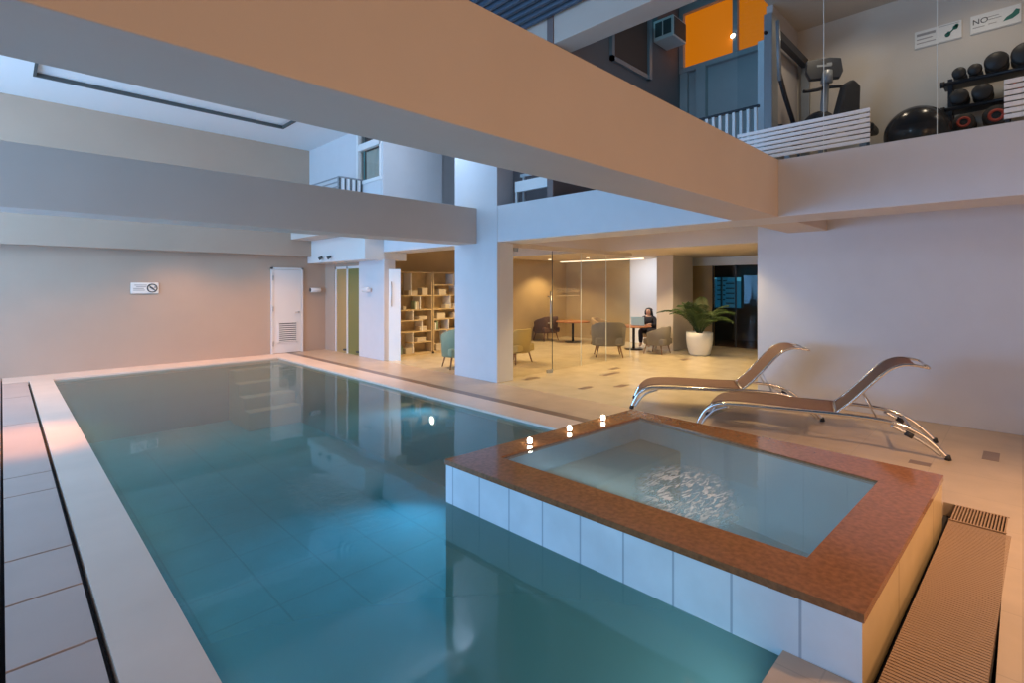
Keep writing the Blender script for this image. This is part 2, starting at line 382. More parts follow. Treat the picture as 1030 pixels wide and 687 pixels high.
# far white ceiling with a recessed rectangular light well
c = MB(); RX0, RX1, RY0, RY1 = .39, 4.38, 9.6, 11.5
c.box(-4, 7.0, ZC, RX0, 12.96, ZC+.1); c.box(RX1, 7.0, ZC, 6.4, 12.96, ZC+.1)
c.box(RX0, 7.0, ZC, RX1, RY0, ZC+.1); c.box(RX0, RY1, ZC, RX1, 12.96, ZC+.1)
struct('ceiling', c, M['ceiling'])
t = MB()
for a in ((RX0-.02,RY0,RX0+.02,RY1),(RX1-.02,RY0,RX1+.02,RY1),(RX0-.02,RY1-.02,RX1+.02,RY1+.03),(RX0,RY0-.02,RX1,RY0+.02)): t.box(a[0],a[1],ZC-.012,a[2],a[3],ZC+.05)
struct('trim_1', t, M['ink'])
t = MB(); t.box(RX0-.1, RY0-.1, ZC+.06, RX1+.1, RY1+.1, ZC+.1)
struct('ceiling_recess_panel', t, M['ceiling'])
# corrugated roof over the void
rf = MB(); x = -4.0
poly = []
while x < 6.04:
    poly += [(x, 5.78), (x+.05, 5.78), (x+.075, 5.84), (x+.125, 5.84)]; x += .15
poly += [(6.04, 5.9), (-4, 5.9)]
rf.prism(poly, 6.95, -4, plane='xz')
struct('roof', rf, M['roof'])
rw = MB(); rw.box(-4, 6.95, ZC, 6.4, 7.02, 6.0)
struct('ceiling_drop_panel', rw, M['plaster'])
# ---- upper far-right volume with a window --------------------------------
u = MB()
u.box(5.6, 10.45, ZT, 5.75, 12.96, ZC); u.box(5.6, 9.46, ZT, 5.75, 10.44, 3.92)
u.box(5.6, 9.39, ZT, 7.14, 9.45, ZC); u.box(7.14, 9.65, ZT, 9.5, 9.75, ZC); u.box(7.04, 9.455, ZT, 7.14, 9.7, ZC)
struct('wall_upper_1', u, M['plaster_cool'])
wn = MB(); wn.box(5.57, 9.43, 3.88, 5.66, 10.45, 3.95); wn.box(5.57, 9.43, 4.62, 5.66, 10.45, 4.76); wn.box(5.57, 9.43, 5.04, 5.66, 10.45, 5.10)
wn.box(5.565, 10.37, ZT, 5.66, 10.46, 5.10); wn.box(5.57, 9.455, 3.96, 5.66, 9.49, 5.03)
struct('window_1', wn, M['white'], 'small white framed upper window with pale curtain beside the far wall')
g = MB(); g.box(5.63, 9.49, 3.95, 5.635, 10.37, 5.04); struct('window_1_pane', g, M['glass'])
cu = MB(); pts = [(5.70+.015*math.sin(i*.9), 9.5+i*.015) for i in range(52)]
cu.prism([(a, b) for a, b in pts] + [(a+.01, b) for a, b in pts[::-1]], 3.95, 4.6)
cu_o = cu.build('curtain', M['curtain']); tag(cu_o, 'pale grey curtain behind the small upper window', 'curtain')
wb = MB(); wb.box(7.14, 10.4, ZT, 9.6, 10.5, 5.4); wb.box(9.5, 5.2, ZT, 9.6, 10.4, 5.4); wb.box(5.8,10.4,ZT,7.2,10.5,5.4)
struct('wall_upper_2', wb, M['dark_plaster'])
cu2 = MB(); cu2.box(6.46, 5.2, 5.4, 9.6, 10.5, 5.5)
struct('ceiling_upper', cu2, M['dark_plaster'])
# wall P and the blue wall of the taller building part
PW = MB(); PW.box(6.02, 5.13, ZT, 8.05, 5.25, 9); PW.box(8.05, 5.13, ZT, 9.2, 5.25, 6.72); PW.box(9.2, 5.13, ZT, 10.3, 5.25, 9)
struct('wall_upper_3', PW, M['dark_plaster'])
BW = MB(); BW.box(10.2, -1, ZT, 10.3, 5.13, 6.2)
struct('wall_upper_4', BW, M['blue_plaster'])
BW = MB(); BW.box(10.2, -1, 7.55, 10.3, 5.13, 9); struct('wall_upper_5', BW, M['blue_plaster'])
BW = MB(); BW.box(6.0, -1, 9, 10.3, 5.2, 9.1); struct('ceiling_upper_2', BW, M['dark_plaster'])

# ---- lounge shell ---------------------------------------------------------------
lw = MB(); lw.box(13.2, 8.24, 0, 13.4, 14, 2.45); struct('wall_lounge_1', lw, M['gold'])
lw = MB(); lw.box(13.2, 6.7, 0, 13.4, 8.24, 2.45); struct('wall_lounge_2', lw, M['white'])
lw = MB(); lw.box(6.4, 10.68, 0, 13.2, 10.8, 2.8); struct('wall_lounge_3', lw, M['gold'])
sbox('column_3', M['plaster'], 12.1, 6.3, 0, 13.2, 6.76, 2.45)
dr = MB()
dr.box(13.95, 2.6, 2.22, 14.1, 6.8, 2.45)
struct('lintel', dr, M['white'])
dr = MB(); dr.box(13.95, 6.1, 0, 14.1, 7.2, 2.22); struct('wall_lounge_4', dr, M['gold'])
dr = MB()
dr.box(16.0, 4.0, 0, 16.1, 9.0, 1.55); dr.box(16.0, 4.0, 2.2, 16.1, 9, 2.5); dr.box(16.0, 4.0, 1.0, 16.1, 5.5, 2.5); dr.box(14.1, 3.9, 0, 16.1, 4.0, 2.5)
dr.box(14.1, 9.0, 0, 16.1, 9.1, 2.5); dr.box(14.1, 3.9, 2.5, 16.1, 9.1, 2.6)
dr = MB()
# dark room back wall with an opening for the window
dr.box(16.0, 3.2, 0, 16.1, 9.0, .95); dr.box(16.0, 3.2, 1.95, 16.1, 9.0, 2.5)
dr.box(16.0, 3.2, .95, 16.1, 6.05, 1.95); dr.box(16.0, 7.35, .95, 16.1, 9.0, 1.95)
dr.box(14.1, 3.1, 0, 16.1, 3.2, 2.5); dr.box(14.1, 9.0, 0, 16.1, 9.1, 2.5); dr.box(14.1, 3.1, 2.5, 16.1, 9.1, 2.6)
struct('wall_dark_room', dr, M['darkroom'])
w2 = MB()
for y in (6.05, 6.68, 7.32): w2.box(15.97, y, .95, 16.05, y+.04, 1.95)
w2.box(15.97, 6.05, .95, 16.05, 7.36, .98); w2.box(15.97, 6.05, 1.92, 16.05, 7.36, 1.95)
struct('window_2', w2, M['darkgrey'], 'dark framed window onto a blue dusk skyline at the end of the lounge')
# glazed dark frame in front of the dark room
w3 = MB()
for y in (4.86, 5.45, 6.08): w3.box(13.96, y, 0, 14.0, y+.035, 2.22)
struct('window_3', w3, M['darkgrey']); g = MB(); g.box(13.975, 4.8, .02, 13.985, 6.08, 2.2)
struct('window_3_pane', g, M['glass'])
for k, (y, hh, ww) in enumerate(((9.2,1.9,.5),(10.1,2.3,.6),(11.3,1.7,.9),(9.0,1.2,2.2),(12.6,2.1,.7),(8.2,1.75,.4))):
    bb = MB(); bb.box(26+k*1.3, y+1, -2, 27+k*1.3, y+1+ww, hh)
    for q in range(6): bb.box(25.98+k*1.3, y+1.04, hh-.15-.25*q, 26+k*1.3, y+1+ww-.04, hh-.08-.25*q, 1)
    o = bb.build('outside_building', [M['building'], M['darkgrey']])
    tag(o, 'distant tower seen through the window beyond the dark room', 'building', 'distant towers in the dusk skyline')
# ---- hot tub ------------------------------------------------------------------
tub = thing('hot_tub', (3.66, 1.76, 0), 0, 'raised square hot tub with brown granite rim and pale tiled front beside the pool', 'hot tub')
def tpart(name, mb, mt, bevel=0, label=None):
    o = mb.build(name, mt, tub, bevel); o.matrix_parent_inverse = Matrix.Translation((-3.66, -1.76, 0))
    if label: o['label'] = label
    return o
QO = [(2.447,3.19),(2.508,.462),(4.76,.40),(4.90,3.04)]      # outer corners: front-left, front-right, back-right, back-left
QI = [(2.79,2.92),(2.84,.76),(4.30,.71),(4.67,2.80)]         # water edge
def quad(Q, u, v):   # u: front -> back, v: right -> left
    a = Vector(Q[1]).lerp(Vector(Q[0]), v); b = Vector(Q[2]).lerp(Vector(Q[3]), v); p = a.lerp(b, u); return (p.x, p.y)
def wallstrip(m, Qa, Qb, z0, z1, sides=(0,1,2,3)):
    for k in sides:
        a, b, c, d = Qa[k], Qa[(k+1) % 4], Qb[(k+1) % 4], Qb[k]
        m.prism([a, b, c, d], z0, z1)
def inset(Q, e):
    c = Vector((sum(q[0] for q in Q)/4, sum(q[1] for q in Q)/4)); return [tuple(Vector(q) + Vector((e if q[0] < c.x else -e, e if q[1] < c.y else -e))) for q in Q]
O1, O2 = inset(QO, .008), inset(QO, .032); I1 = inset(QI, -.045)
m = MB(); wallstrip(m, QO, QI, .262, .30)
tpart('rim', m, M['granite'], label='brown granite rim')
m = MB(); wallstrip(m, O1, O2, -1.255, -.034, (0,3)); tpart('underwater_panel', m, M['under'])
m = MB(); wallstrip(m, O1, O2, -.034, .262, (0,)); tpart('front_panel', m, M['tub_tile'], label='pale blue tiled front')
m = MB(); wallstrip(m, O1, O2, -.095, .262, (1,)); tpart('side_panel', m, M['tub_tile_side'], label='ochre tiled side')
m = MB(); wallstrip(m, O1, O2, -.095, .262, (2,)); tpart('back_panel', m, M['tub_tile_side'])
m = MB(); wallstrip(m, O1, O2, -.034, .262, (3,)); tpart('pool_side_panel', m, M['tub_tile'])
m = MB(); wallstrip(m, I1, QI, -.42, .262); m.prism(I1, -.44, -.40)
tpart('basin', m, M['tub_in'])
m = MB(); m.prism([quad(QI,0.002,.76), quad(QI,.998,.76), quad(QI,.998,.998), quad(QI,0.002,.998)], -.40, .08)
tpart('bench', m, M['tub_bench'], .02)
for k in range(3):
    m = MB(); m.lathe([(.0,0),(.03,0),(.035,.006),(.0,.012)], (0,0,0), 14, axis='x')
    o = m.build('jet_nozzle', M['steel'], tub); o.location = (2.82-3.66, 1.2+.5*k-1.76, .0)
w = MB(); w.add([(q[0], q[1], .288) for q in (QI[1], QI[2], QI[3], QI[0])], [(0,1,2,3)])
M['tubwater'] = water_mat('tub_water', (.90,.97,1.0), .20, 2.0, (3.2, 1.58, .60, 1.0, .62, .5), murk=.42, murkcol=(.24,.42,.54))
o = w.build('tub_water', M['tubwater']); tag(o, 'clear water with a rippled patch of painted white glints filling the hot tub', 'water', kind='structure')
for k, (xx, lab) in enumerate(((3.2,'first from the pool side'),(3.74,'middle one of the three'),(4.28,'last, at the tub corner by the loungers'))):
    t = thing('candle_light', (xx, 2.985, .30), 0, 'small glowing light on the brown tub rim, ' + lab, 'light', 'small lights on the tub rim')
    m = MB(); m.lathe([(.0,0),(.026,0),(.024,.008),(.024,.012)], n=14); m.build('base', M['steel'], t)
    m = MB(); m.lathe([(.015,.012),(.020,.02),(.021,.04),(.012,.052),(.0,.055)], n=14); m.build('bulb', M['candle'], t)
# grate beside the tub
gr = thing('drain_grate', (3.9, .245, 0), math.radians(-1.55), 'long brown ribbed drain grate in the floor beside the hot tub', 'drain')
m = MB(); m.box(2.51, .062, -.099, 5.095, .385, -.03); m.build('channel', M['joint'], gr, loc=(-3.9,-.235,.003))
m = MB(); x = 2.515
while x < 4.72: m.box(x, .066, -.03, x+.0165, .382, -.002); x += .0235
m.build('ribbed_mat', M['mat'], gr, loc=(-3.9,-.235,.003))
m = MB()
for k in range(17): m.box(4.76, .095+k*.0172, -.03, 5.08, .103+k*.0172, 0)
m.box(4.745,.088,-.03,4.76,.385,0); m.box(5.08,.088,-.03,5.095,.385,0)
m.build('slotted_grille', M['mat'], gr, loc=(-3.9,-.235,.003))

# ---- pool underwater lamp -----------------------------------------------------
t = thing('pool_light', (4.54, 6.2, -.34), 0, 'round underwater lamp glowing in the pool wall opposite the blue column', 'light')
m = MB(); m.lathe([(.0,0),(.085,0),(.085,-.012),(.06,-.02)], n=24, axis='x'); m.build('bezel', M['steel'], t)
m = MB(); m.lathe([(.06,-.02),(.03,-.03),(0,-.034)], n=24, axis='x'); m.build('lens', M['poolglow'], t)

# ---- far wall items --------------------------------------------------------------
def text(body, size, loc, rot, m, parent, name='lettering', ext=.002, ax='LEFT', sx=1):
    cu = bpy.data.curves.new(name, 'FONT'); cu.body = body; cu.size = size; cu.extrude = ext; cu.align_x = ax
    tmp = bpy.data.objects.new(name, cu); C.objects.link(tmp)
    dg = bpy.context.evaluated_depsgraph_get(); me = bpy.data.meshes.new_from_object(tmp.evaluated_get(dg)); bpy.data.objects.remove(tmp)
    me.materials.clear(); me.materials.append(m)
    o = bpy.data.objects.new(name, me); C.objects.link(o); o.parent = parent; o.location = loc; o.rotation_euler = rot; o.scale = (sx, 1, 1)
    return o
# service door
d = thing('service_door', (5.03, 12.94, 0), 0, 'white service door with a louvred vent near its foot in the far wall', 'door')
d['kind'] = 'structure'; d.name = 'door_1'
m = MB(); m.box(-.345,-.03,.01,.345,0,2.06); leaf = m.build('door_leaf', M['white_panel'], d, .004)
m = MB()
for a in ((-.39,-.045,0,-.348,0,2.11),(.348,-.045,0,.39,0,2.11),(-.39,-.045,2.065,.39,0,2.11)): m.box(*a)
m.build('door_frame', M['white_panel'], d)
m = MB(); m.box(-.20,-.034,.27,.22,-.03,.74,1)
for k in range(9): m.box(-.20,-.045,.285+k*.05,.22,-.03,.313+k*.05,0)
for a in ((-.225,.25,-.2,.76),(.22,.25,.245,.76)): m.box(a[0],-.045,a[1],a[2],-.03,a[3])
m.box(-.225,-.045,.74,.245,-.03,.765); m.box(-.225,-.045,.25,.245,-.03,.275)
m.build('door_vent', [M['white_panel'], M['ink']], leaf)
m = MB(); m.tube([(.28,-.03,1.0),(.28,-.075,1.0),(.17,-.085,1.0)], .012, 8); m.lathe([(.028,-.03),(.028,-.04),(0,-.04)], (.28,0,1.0), 12, axis='y'); m.build('door_handle', M['steel'], leaf)
for z in (.25, 1.1, 1.85):
    m = MB(); m.box(-.362,-.055,z-.06,-.335,-.028,z+.06); m.build('door_hinge', M['steel'], d)
# no diving sign
s = thing('pool_rules_sign', (2.12, 12.94, 1.61), 0, 'small white pool rules sign with round prohibition symbol on the far wall', 'sign')
m = MB(); m.box(-.24,-.02,-.115,.24,0,.115); m.build('board', M['sign'], s, .01)
m = MB()
for k, (a, b_) in enumerate(((-.18,.03),(-.15,.02),(-.2,-.02),(-.2,.0))): m.box(a,-.022,.055-k*.035,b_,-.019,.070-k*.035)
m.build('text_line', M['inkgrey'], s)
m = MB()
m.lathe([(.072,-.026),(.095,-.026),(.095,-.020),(.072,-.020),(.072,-.026)], (.125,0,0), 28, axis='y')
m.box(-.085,-.027,-.008,.085,-.021,.008, M4=Matrix.Translation((.125,0,0)) @ Matrix.Rotation(math.radians(45),4,'Y'))
m.tube([(.085,-.024,.02),(.13,-.024,-.005),(.165,-.024,-.04)], [.012,.017,.01], 8); m.lathe([(0,-.03),(.014,-.026),(0,-.02)], (.175,0,.02), 10, axis='y')
m.build('symbol', M['ink'], s)
# cylindrical wall fixtures
def fixture(loc, rz, lab):
    t = thing('wall_speaker', loc, rz, lab, 'wall fixture', 'white tube fixtures on the far walls')
    m = MB(); m.lathe([(0,-.13),(.05,-.13),(.06,-.12),(.06,.12),(.05,.13),(0,.13)], (0,-.08,0), 18, axis='x'); m.build('housing', M['white'], t)
    m = MB(); m.lathe([(0,-.145),(.045,-.145),(.05,-.13)], (0,-.08,0), 18, axis='x'); m.build('front_cap', M['ink'], t)
    m = MB(); m.box(-.03,-.04,-.03,.03,0,.03); m.build('bracket', M['white'], t)
fixture((5.72, 12.945, 1.55), 0, 'white tube shaped wall fixture on the far wall beside the service door')
fixture((5.985, 10.62, 1.57), -PI/2, 'white tube shaped wall fixture on the pale column near the glass doors')
for k, y in enumerate((12.0, 11.55)):
    t = thing('spotlight', (5.54, y, 2.36), -PI/2, ('small dark spotlight on the white bulkhead, the one nearer the far wall', 'small dark spotlight on the white bulkhead, the one nearer the pale column')[k], 'spotlight', 'spotlights on the bulkhead')
    m = MB(); m.box(-.025,-.03,-.025,.025,0,.025); m.build('bracket', M['white'], t)
    m = MB(); m.tube([(0,-.03,0),(-.05,-.10,-.05)], [.03,.04], 12); m.build('lamp_head', M['ink'], t)
# glazed double doors between far wall and column
d = thing('door_2', (6.05, 11.75, 0), 0, 'frosted amber and green glass double doors between far wall and column', 'door'); d['kind'] = 'structure'
m = MB(); m.box(0,.05,0,.02,.60,2.08); m.build('door_leaf', M['door_glass'], d)
m = MB(); m.box(0,-.62,0,.02,.0,2.08); m.build('door_leaf', M['door_glass2'], d)
m = MB(); m.box(-.02,.0,0,.04,.06,2.14); m.box(-.02,.6,0,.04,.66,2.14); m.box(-.02,-.66,2.08,.04,.66,2.14); m.build('door_frame', M['white_panel'], d)
m = MB(); m.box(-.04,-.55,.06,.0,-.45,.1); m.box(-.04,.1,.06,.0,.2,.1); m.build('door_stop', M['ink'], d)
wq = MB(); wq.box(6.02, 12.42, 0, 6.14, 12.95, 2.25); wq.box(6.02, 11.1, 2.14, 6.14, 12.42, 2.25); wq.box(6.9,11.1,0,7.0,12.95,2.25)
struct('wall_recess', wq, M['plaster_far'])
# frosted leaf beside column 2
d = thing('door_3', (6.21, 9.88, 0), math.radians(-42), 'pale frosted glass door leaf beside the bookshelves', 'door'); d['kind'] = 'structure'
m = MB(); m.box(-.15,-.012,.0,.11,.0,2.03); m.build('door_leaf', M['frost'], d)
m = MB(); m.tube([(-.08,-.05,1.2),(-.08,-.05,1.75)], .012, 8); m.tube([(-.08,-.01,1.3),(-.08,-.05,1.3)], .01, 6); m.tube([(-.08,-.01,1.65),(-.08,-.05,1.65)], .01, 6); m.build('door_handle', M['steel'], d)

# ---- glass partition of the lounge (Y = 6.4) --------------------------------------
xs = [6.40, 7.5, 8.4, 9.3, 10.26]
labs = ['glass door panel with a long bar handle beside the blue column','clear glass partition panel, next beyond the handled glass door','clear glass partition panel behind the grey tub armchair','clear glass partition panel ending at the white wall']
for k in range(4):
    t = thing('glass_panel', ((xs[k]+xs[k+1])/2, 6.4, 0), 0, labs[k], 'glass panel', 'glass panels of the lounge partition')
    h = (xs[k+1]-xs[k])/2 - .002
    m = MB(); m.box(-h+.008,-.006,.03,h-.008,.006,2.33); m.build('pane', M['glass'], t)
    m = MB(); m.box(h-.010,-.007,.03,h-.003,.007,2.33); m.build('edge_seal', M['ink'] if k == 0 else M['glass_edge'], t)
    if k == 1:
        m = MB(); m.box(-.34,-.009,1.455,.34,-.0065,1.468)
        for q in range(7): m.lathe([(.030,-.009),(.040,-.009),(.040,-.0065),(.030,-.0065),(.030,-.009)], (-.30+q*.1,0,1.56+.01*(q % 2)), 16, axis='y')
        m.build('frosted_marking', M['faint'], t)
    if k == 0:
        m = MB(); m.tube([(h-.12,-.06,.85),(h-.12,-.06,1.55)], .016, 10)
        for z in (.95,1.45): m.tube([(h-.12,-.06,z),(h-.12,.01,z)], .01, 8)
        m.build('handle', M['steel'], t)
        m = MB(); m.box(h-.16,-.02,0,h-.01,.02,.06); m.build('floor_lock', M['steel'], t)
        m = MB(); m.box(-h+.03,-.02,2.27,-h+.13,.02,2.335); m.build('hinge', M['steel'], t)
m = MB(); m.box(6.38, 6.38, 2.34, 10.3, 6.42, 2.42); struct('lounge_partition_trim', m, M['plaster'])

# ---- lounge cove light and downlights ---------------------------------------------
m = MB(); m.box(12.8, 7.6, 2.42, 12.90, 10.6, 2.449); o = m.build('linear_ceiling_light', M['cove']); tag(o, 'long thin white ceiling light along the gold lounge wall', 'light')
def downlight(x, y, z, lab, grp='round downlights in the lounge ceiling'):
    t = thing('ceiling_downlight', (x, y, z), 0, lab, 'downlight', grp)
    m = MB(); m.lathe([(.055,-.002),(.08,-.006),(.085,0),(.055,0),(.055,-.002)], n=20); m.build('trim_ring', M['white'], t)
    m = MB(); m.lathe([(.0,-.003),(.055,-.002)], n=20); m.build('lens', M['lamp'], t)
downlight(11.6, 10.0, 2.45, 'small round lit downlight in the lounge ceiling nearer the column')
downlight(11.6, 8.6, 2.45, 'small round lit downlight in the lounge ceiling above the round tables')

# ---- armchairs --------------------------------------------------------------------
def armchair(name, loc, rz, fab, lab, s=1.0, h=.74):
    t = thing(name, loc, rz, lab, 'armchair', 'lounge armchairs')
    t.scale = (s, s, s)
    m = MB(); m.box(-.30,-.26,.26,.30,.34,.42); m.build('seat', fab, t, .04, seg=3)
    # wrap-round back shell (front faces -y)
    m = MB(); n = 22; ring_o = []; ring_i = []
    for i in range(n+1):
        a = math.radians(-25 + 230*i/n); c_, s_ = math.cos(a), math.sin(a)
        hgt = h - .16*max(0, (abs(i-n/2)/(n/2)) - .35)/.65
        ring_o.append((.38*c_, .02+.36*s_, hgt)); ring_i.append((.305*c_, .02+.285*s_, hgt))
    vs = []; fs = []
    for i in range(n+1):
        o_, q = ring_o[i], ring_i[i]
        vs += [(o_[0]*.93, o_[1]*.93, .24), (o_[0], o_[1], o_[2]-.02), (o_[0]*.97, o_[1]*.97, o_[2]), (q[0]*1.03, q[1]*1.03, q[2]), (q[0], q[1], q[2]-.02), (q[0]*.95, q[1]*.95, .24)]
    for i in range(n):
        for k in range(6): a = i*6+k; b_ = i*6+(k+1) % 6; fs.append((a, b_, b_+6, a+6))
    fs += [tuple(range(6)), tuple(range(n*6, n*6+6))[::-1]]
    m.add(vs, fs, 0, True); m.build('backrest', fab, t)
    for sx in (-1, 1):
        for sy in (-1, 1):
            m = MB(); m.tube([(sx*.22, sy*.20+.02, .27), (sx*.28, sy*.26+.02, 0)], [.022, .012], 8); m.build('leg', M['leg'], t)
    return t
armchair('armchair', (6.62, 8.15, 0), math.radians(160), M['green_fab'], 'sage green armchair with dark splayed legs by the bookshelves', h=.8)
armchair('armchair', (7.86, 7.8, 0), math.radians(185), M['yellow_fab'], 'mustard armchair half hidden behind the tall blue column')
armchair('armchair', (10.22, 6.98, 0), math.radians(130), M['grey_fab'], 'grey tub armchair with its back to the glass partition, beside the laptop table', 1.1)
armchair('armchair', (11.45, 6.40, 0), math.radians(185), M['grey_fab'], 'grey-brown tub armchair beside the column near the potted palm', .9)
armchair('armchair', (12.72, 7.24, 0), math.radians(-90), M['tan_fab'], 'tan armchair the dark-haired person sits in', .95)
armchair('armchair', (11.8, 10.35, 0), math.radians(170), M['brown_fab'], 'dark brown armchair at the rear table by the gold wall')
armchair('armchair', (12.25, 8.52, 0), math.radians(15), M['tan_fab'], 'tan armchair between the rear table and the grey tub armchair')
def ltable(loc, r, lab, h=.62):
    t = thing('round_table', loc, 0, lab, 'table')
    m = MB(); m.lathe([(0,h-.03),(r-.01,h-.03),(r,h-.02),(r,h-.005),(r-.01,h),(0,h)], n=36); m.build('table_top', M['redwood'], t)
    m = MB(); m.tube([(0,0,.02),(0,0,h-.03)], .035, 12); m.build('pedestal', M['blackmetal'], t)
    m = MB(); m.lathe([(.24,0),(.24,.012),(.05,.025),(0,.025)], n=28); m.build('base', M['blackmetal'], t)
ltable((11.74, 7.22, 0), .46, 'round reddish wooden table holding the open laptop')
ltable((11.97, 9.43, 0), .5, 'round reddish wooden table in front of the gold wall')
# laptop
t = thing('laptop', (11.78, 7.12, .621), math.radians(-68), 'open laptop with pale blue lid on the round table', 'laptop')
m = MB(); m.box(-.17,-.0,0,.17,.24,.015); m.build('keyboard_base', M['steel'], t, .004)
m = MB(); R_ = Matrix.Rotation(math.radians(12), 4, 'X'); m.box(-.17,-.008,0.01,.17,.0,.235, M4=R_); m.build('lid', M['lid'], t, .003)
m = MB(); m.box(-.155,.001,0.025,.155,.003,.222, M4=R_); m.build('screen', M['screen'], t)
# ---- person ----------------------------------------------------------------------
def skin_body(name, joints, edges, m, parent=None, sub=2):
    me = bpy.data.meshes.new(name); me.from_pydata([j[0] for j in joints], edges, []); me.materials.append(m)
    o = bpy.data.objects.new(name, me); C.objects.link(o)
    if parent: o.parent = parent
    sk = o.modifiers.new('skin', 'SKIN'); sk.use_smooth_shade = True
    for i, j in enumerate(joints):
        me.skin_vertices[0].data[i].radius = j[1] if isinstance(j[1], tuple) else (j[1], j[1])
        me.skin_vertices[0].data[i].use_root = (i == 0)
    sb = o.modifiers.new('sub', 'SUBSURF'); sb.levels = sub; sb.render_levels = sub
    return o
# local frame: person faces -x... built facing -y, rotated
p = thing('person', (12.55, 7.22, 0), math.radians(-80), 'seated person with long black hair and dark clothes behind the open laptop', 'person')
J = [((0,.10,.44), (.15,.12)), ((0,.05,.56), (.13,.10)), ((0,-.03,.70), (.14,.10)), ((0,-.06,.80), (.10,.08)), ((0,-.075,.855), .045), ((0,-.09,.90), .055), ((0,-.10,.965), (.075,.09)), ((0,-.095,1.03), (.06,.075)),
     ((-.17,-.06,.77), .05), ((-.21,-.14,.60), .04), ((-.14,-.34,.64), .03), ((-.12,-.40,.645), (.03,.016)),
     ((.17,-.06,.77), .05), ((.21,-.14,.60), .04), ((.14,-.34,.64), .03), ((.12,-.40,.645), (.03,.016)),
     ((-.10,.05,.43), .085), ((-.12,-.36,.46), .06), ((-.12,-.34,.12), .042), ((-.12,-.42,.05), (.035,.03)),
     ((.10,.05,.43), .085), ((.12,-.36,.46), .06), ((.12,-.34,.12), .042), ((.12,-.42,.05), (.035,.03))]
E = [(0,1),(1,2),(2,3),(3,4),(4,5),(5,6),(6,7),(3,8),(8,9),(9,10),(10,11),(3,12),(12,13),(13,14),(14,15),(0,16),(16,17),(17,18),(18,19),(0,20),(20,21),(21,22),(22,23)]
for sx, w_, in ((-1, 11), (1, 15)):
    base = J[w_][0]
    for q in range(4):
        i = len(J); ln = (.055,.065,.06,.048)[q]
        fx = base[0] + (q-1.5)*.018
        J.append(((fx, base[1]-.03, base[2]), .0085)); J.append(((fx, base[1]-.03-ln*.6, base[2]+.004), .008)); J.append(((fx, base[1]-.03-ln, base[2]-.012), .007))
        E += [(w_, i), (i, i+1), (i+1, i+2)]
    i = len(J); J.append(((base[0]-sx*.035, base[1]-.02, base[2]-.005), .010)); J.append(((base[0]-sx*.05, base[1]-.05, base[2]-.012), .009)); E += [(w_, i), (i, i+1)]
skin_body('body', J, E, M['skin'], p)
K = [(J[i][0], tuple(x*1.10+.008 for x in (J[i][1] if isinstance(J[i][1], tuple) else (J[i][1],)*2))) for i in (0,1,2,3,8,9,10,12,13,14)]
skin_body('sweater', K, [(0,1),(1,2),(2,3),(3,4),(4,5),(5,6),(3,7),(7,8),(8,9)], M['cloth'], p)
K = [(J[i][0], tuple(x*1.10+.008 for x in (J[i][1] if isinstance(J[i][1], tuple) else (J[i][1],)*2))) for i in (0,16,17,18,20,21,22)]
skin_body('trousers', K, [(0,1),(1,2),(2,3),(0,4),(4,5),(5,6)], M['cloth'], p)
hair = skin_body('hair', [((0,-.05,1.03),(.085,.075)), ((0,-.07,1.055),(.075,.07)), ((0,-.01,.98),(.095,.06)), ((0,.025,.88),(.10,.05)), ((0,.05,.76),(.09,.04)), ((0,.06,.66),(.06,.03)),
    ((.075,-.08,.97),(.028,.045)), ((.085,-.06,.86),(.026,.035)), ((-.075,-.08,.97),(.028,.045)), ((-.085,-.06,.86),(.026,.035))], [(0,1),(0,2),(2,3),(3,4),(4,5),(0,6),(6,7),(0,8),(8,9)], M['hair'], p)
for sx in (-1, 1):
    m = MB(); m.lathe([(0,-.006),(.009,0),(0,.006)], (sx*.03,-.178,.985), 10, axis='y'); m.build('eye', M['hair'], p)
m = MB(); m.tube([(0,-.172,.99),(0,-.195,.955),(0,-.178,.948)], [.008,.012,.009], 8); m.build('nose', M['skin'], p)
m = MB(); m.tube([(-.022,-.170,.925),(0,-.178,.926),(.022,-.170,.925)], .006, 8); m.build('mouth', M['red'], p)

# ---- bookshelves --------------------------------------------------------------------
def bookshelf(xa, xb, lab, rows, uprights):
    t = thing('bookshelf', ((xa+xb)/2, 10.45, 0), 0, lab, 'bookshelf', 'tall open bookshelves in the lounge')
    h = (xb-xa)/2
    m = MB(); m.box(-h,-.17,0,-h+.025,.17,2.0); m.box(h-.025,-.17,0,h,.17,2.0); m.box(-h,-.17,1.975,h,.17,2.0); m.box(-h,-.17,.0,h,.17,.05); m.build('frame', M['wood'], t)
    m = MB(); m.box(-h+.02,.15,.05,h-.02,.165,1.98); m.build('back_panel', M['wood'], t)
    for z, a, b_ in rows:
        m = MB(); m.box(-h+.025+a*(2*h-.05),-.165,z-.012,-h+.025+b_*(2*h-.05),.15,z+.012); m.build('shelf', M['wood'], t)
    for u_, za, zb in uprights:
        m = MB(); xx = -h+u_*2*h; m.box(xx-.011,-.165,za+.012,xx+.011,.15,zb-.012); m.build('divider', M['white'], t)
    return t
bookshelf(6.47, 7.52, 'tall light oak open bookshelf next to the frosted door leaf', [(.56,0,1),(.83,0,.75),(1.08,0,1),(1.42,0,1),(.30,.4,1)], [(.45,.05,.56),(.7,.56,.83),(.45,.83,1.08),(.65,1.08,1.42),(.4,1.42,1.975)])
bookshelf(7.55, 8.60, 'tall light oak open bookshelf behind the green armchair', [(.56,0,1),(.83,0,1),(1.08,0,1),(1.42,0,1),(1.68,0,1)], [(.45,.56,.83),(.5,1.08,1.42),(.6,1.68,1.975),(.4,.05,.56),(.7,1.42,1.68)])
lab_rows = {.05:'bottom shelf', .56:'shelf second from bottom', .83:'middle shelf', 1.08:'shelf above the middle', 1.42:'fifth shelf up', 1.68:'top shelf'}
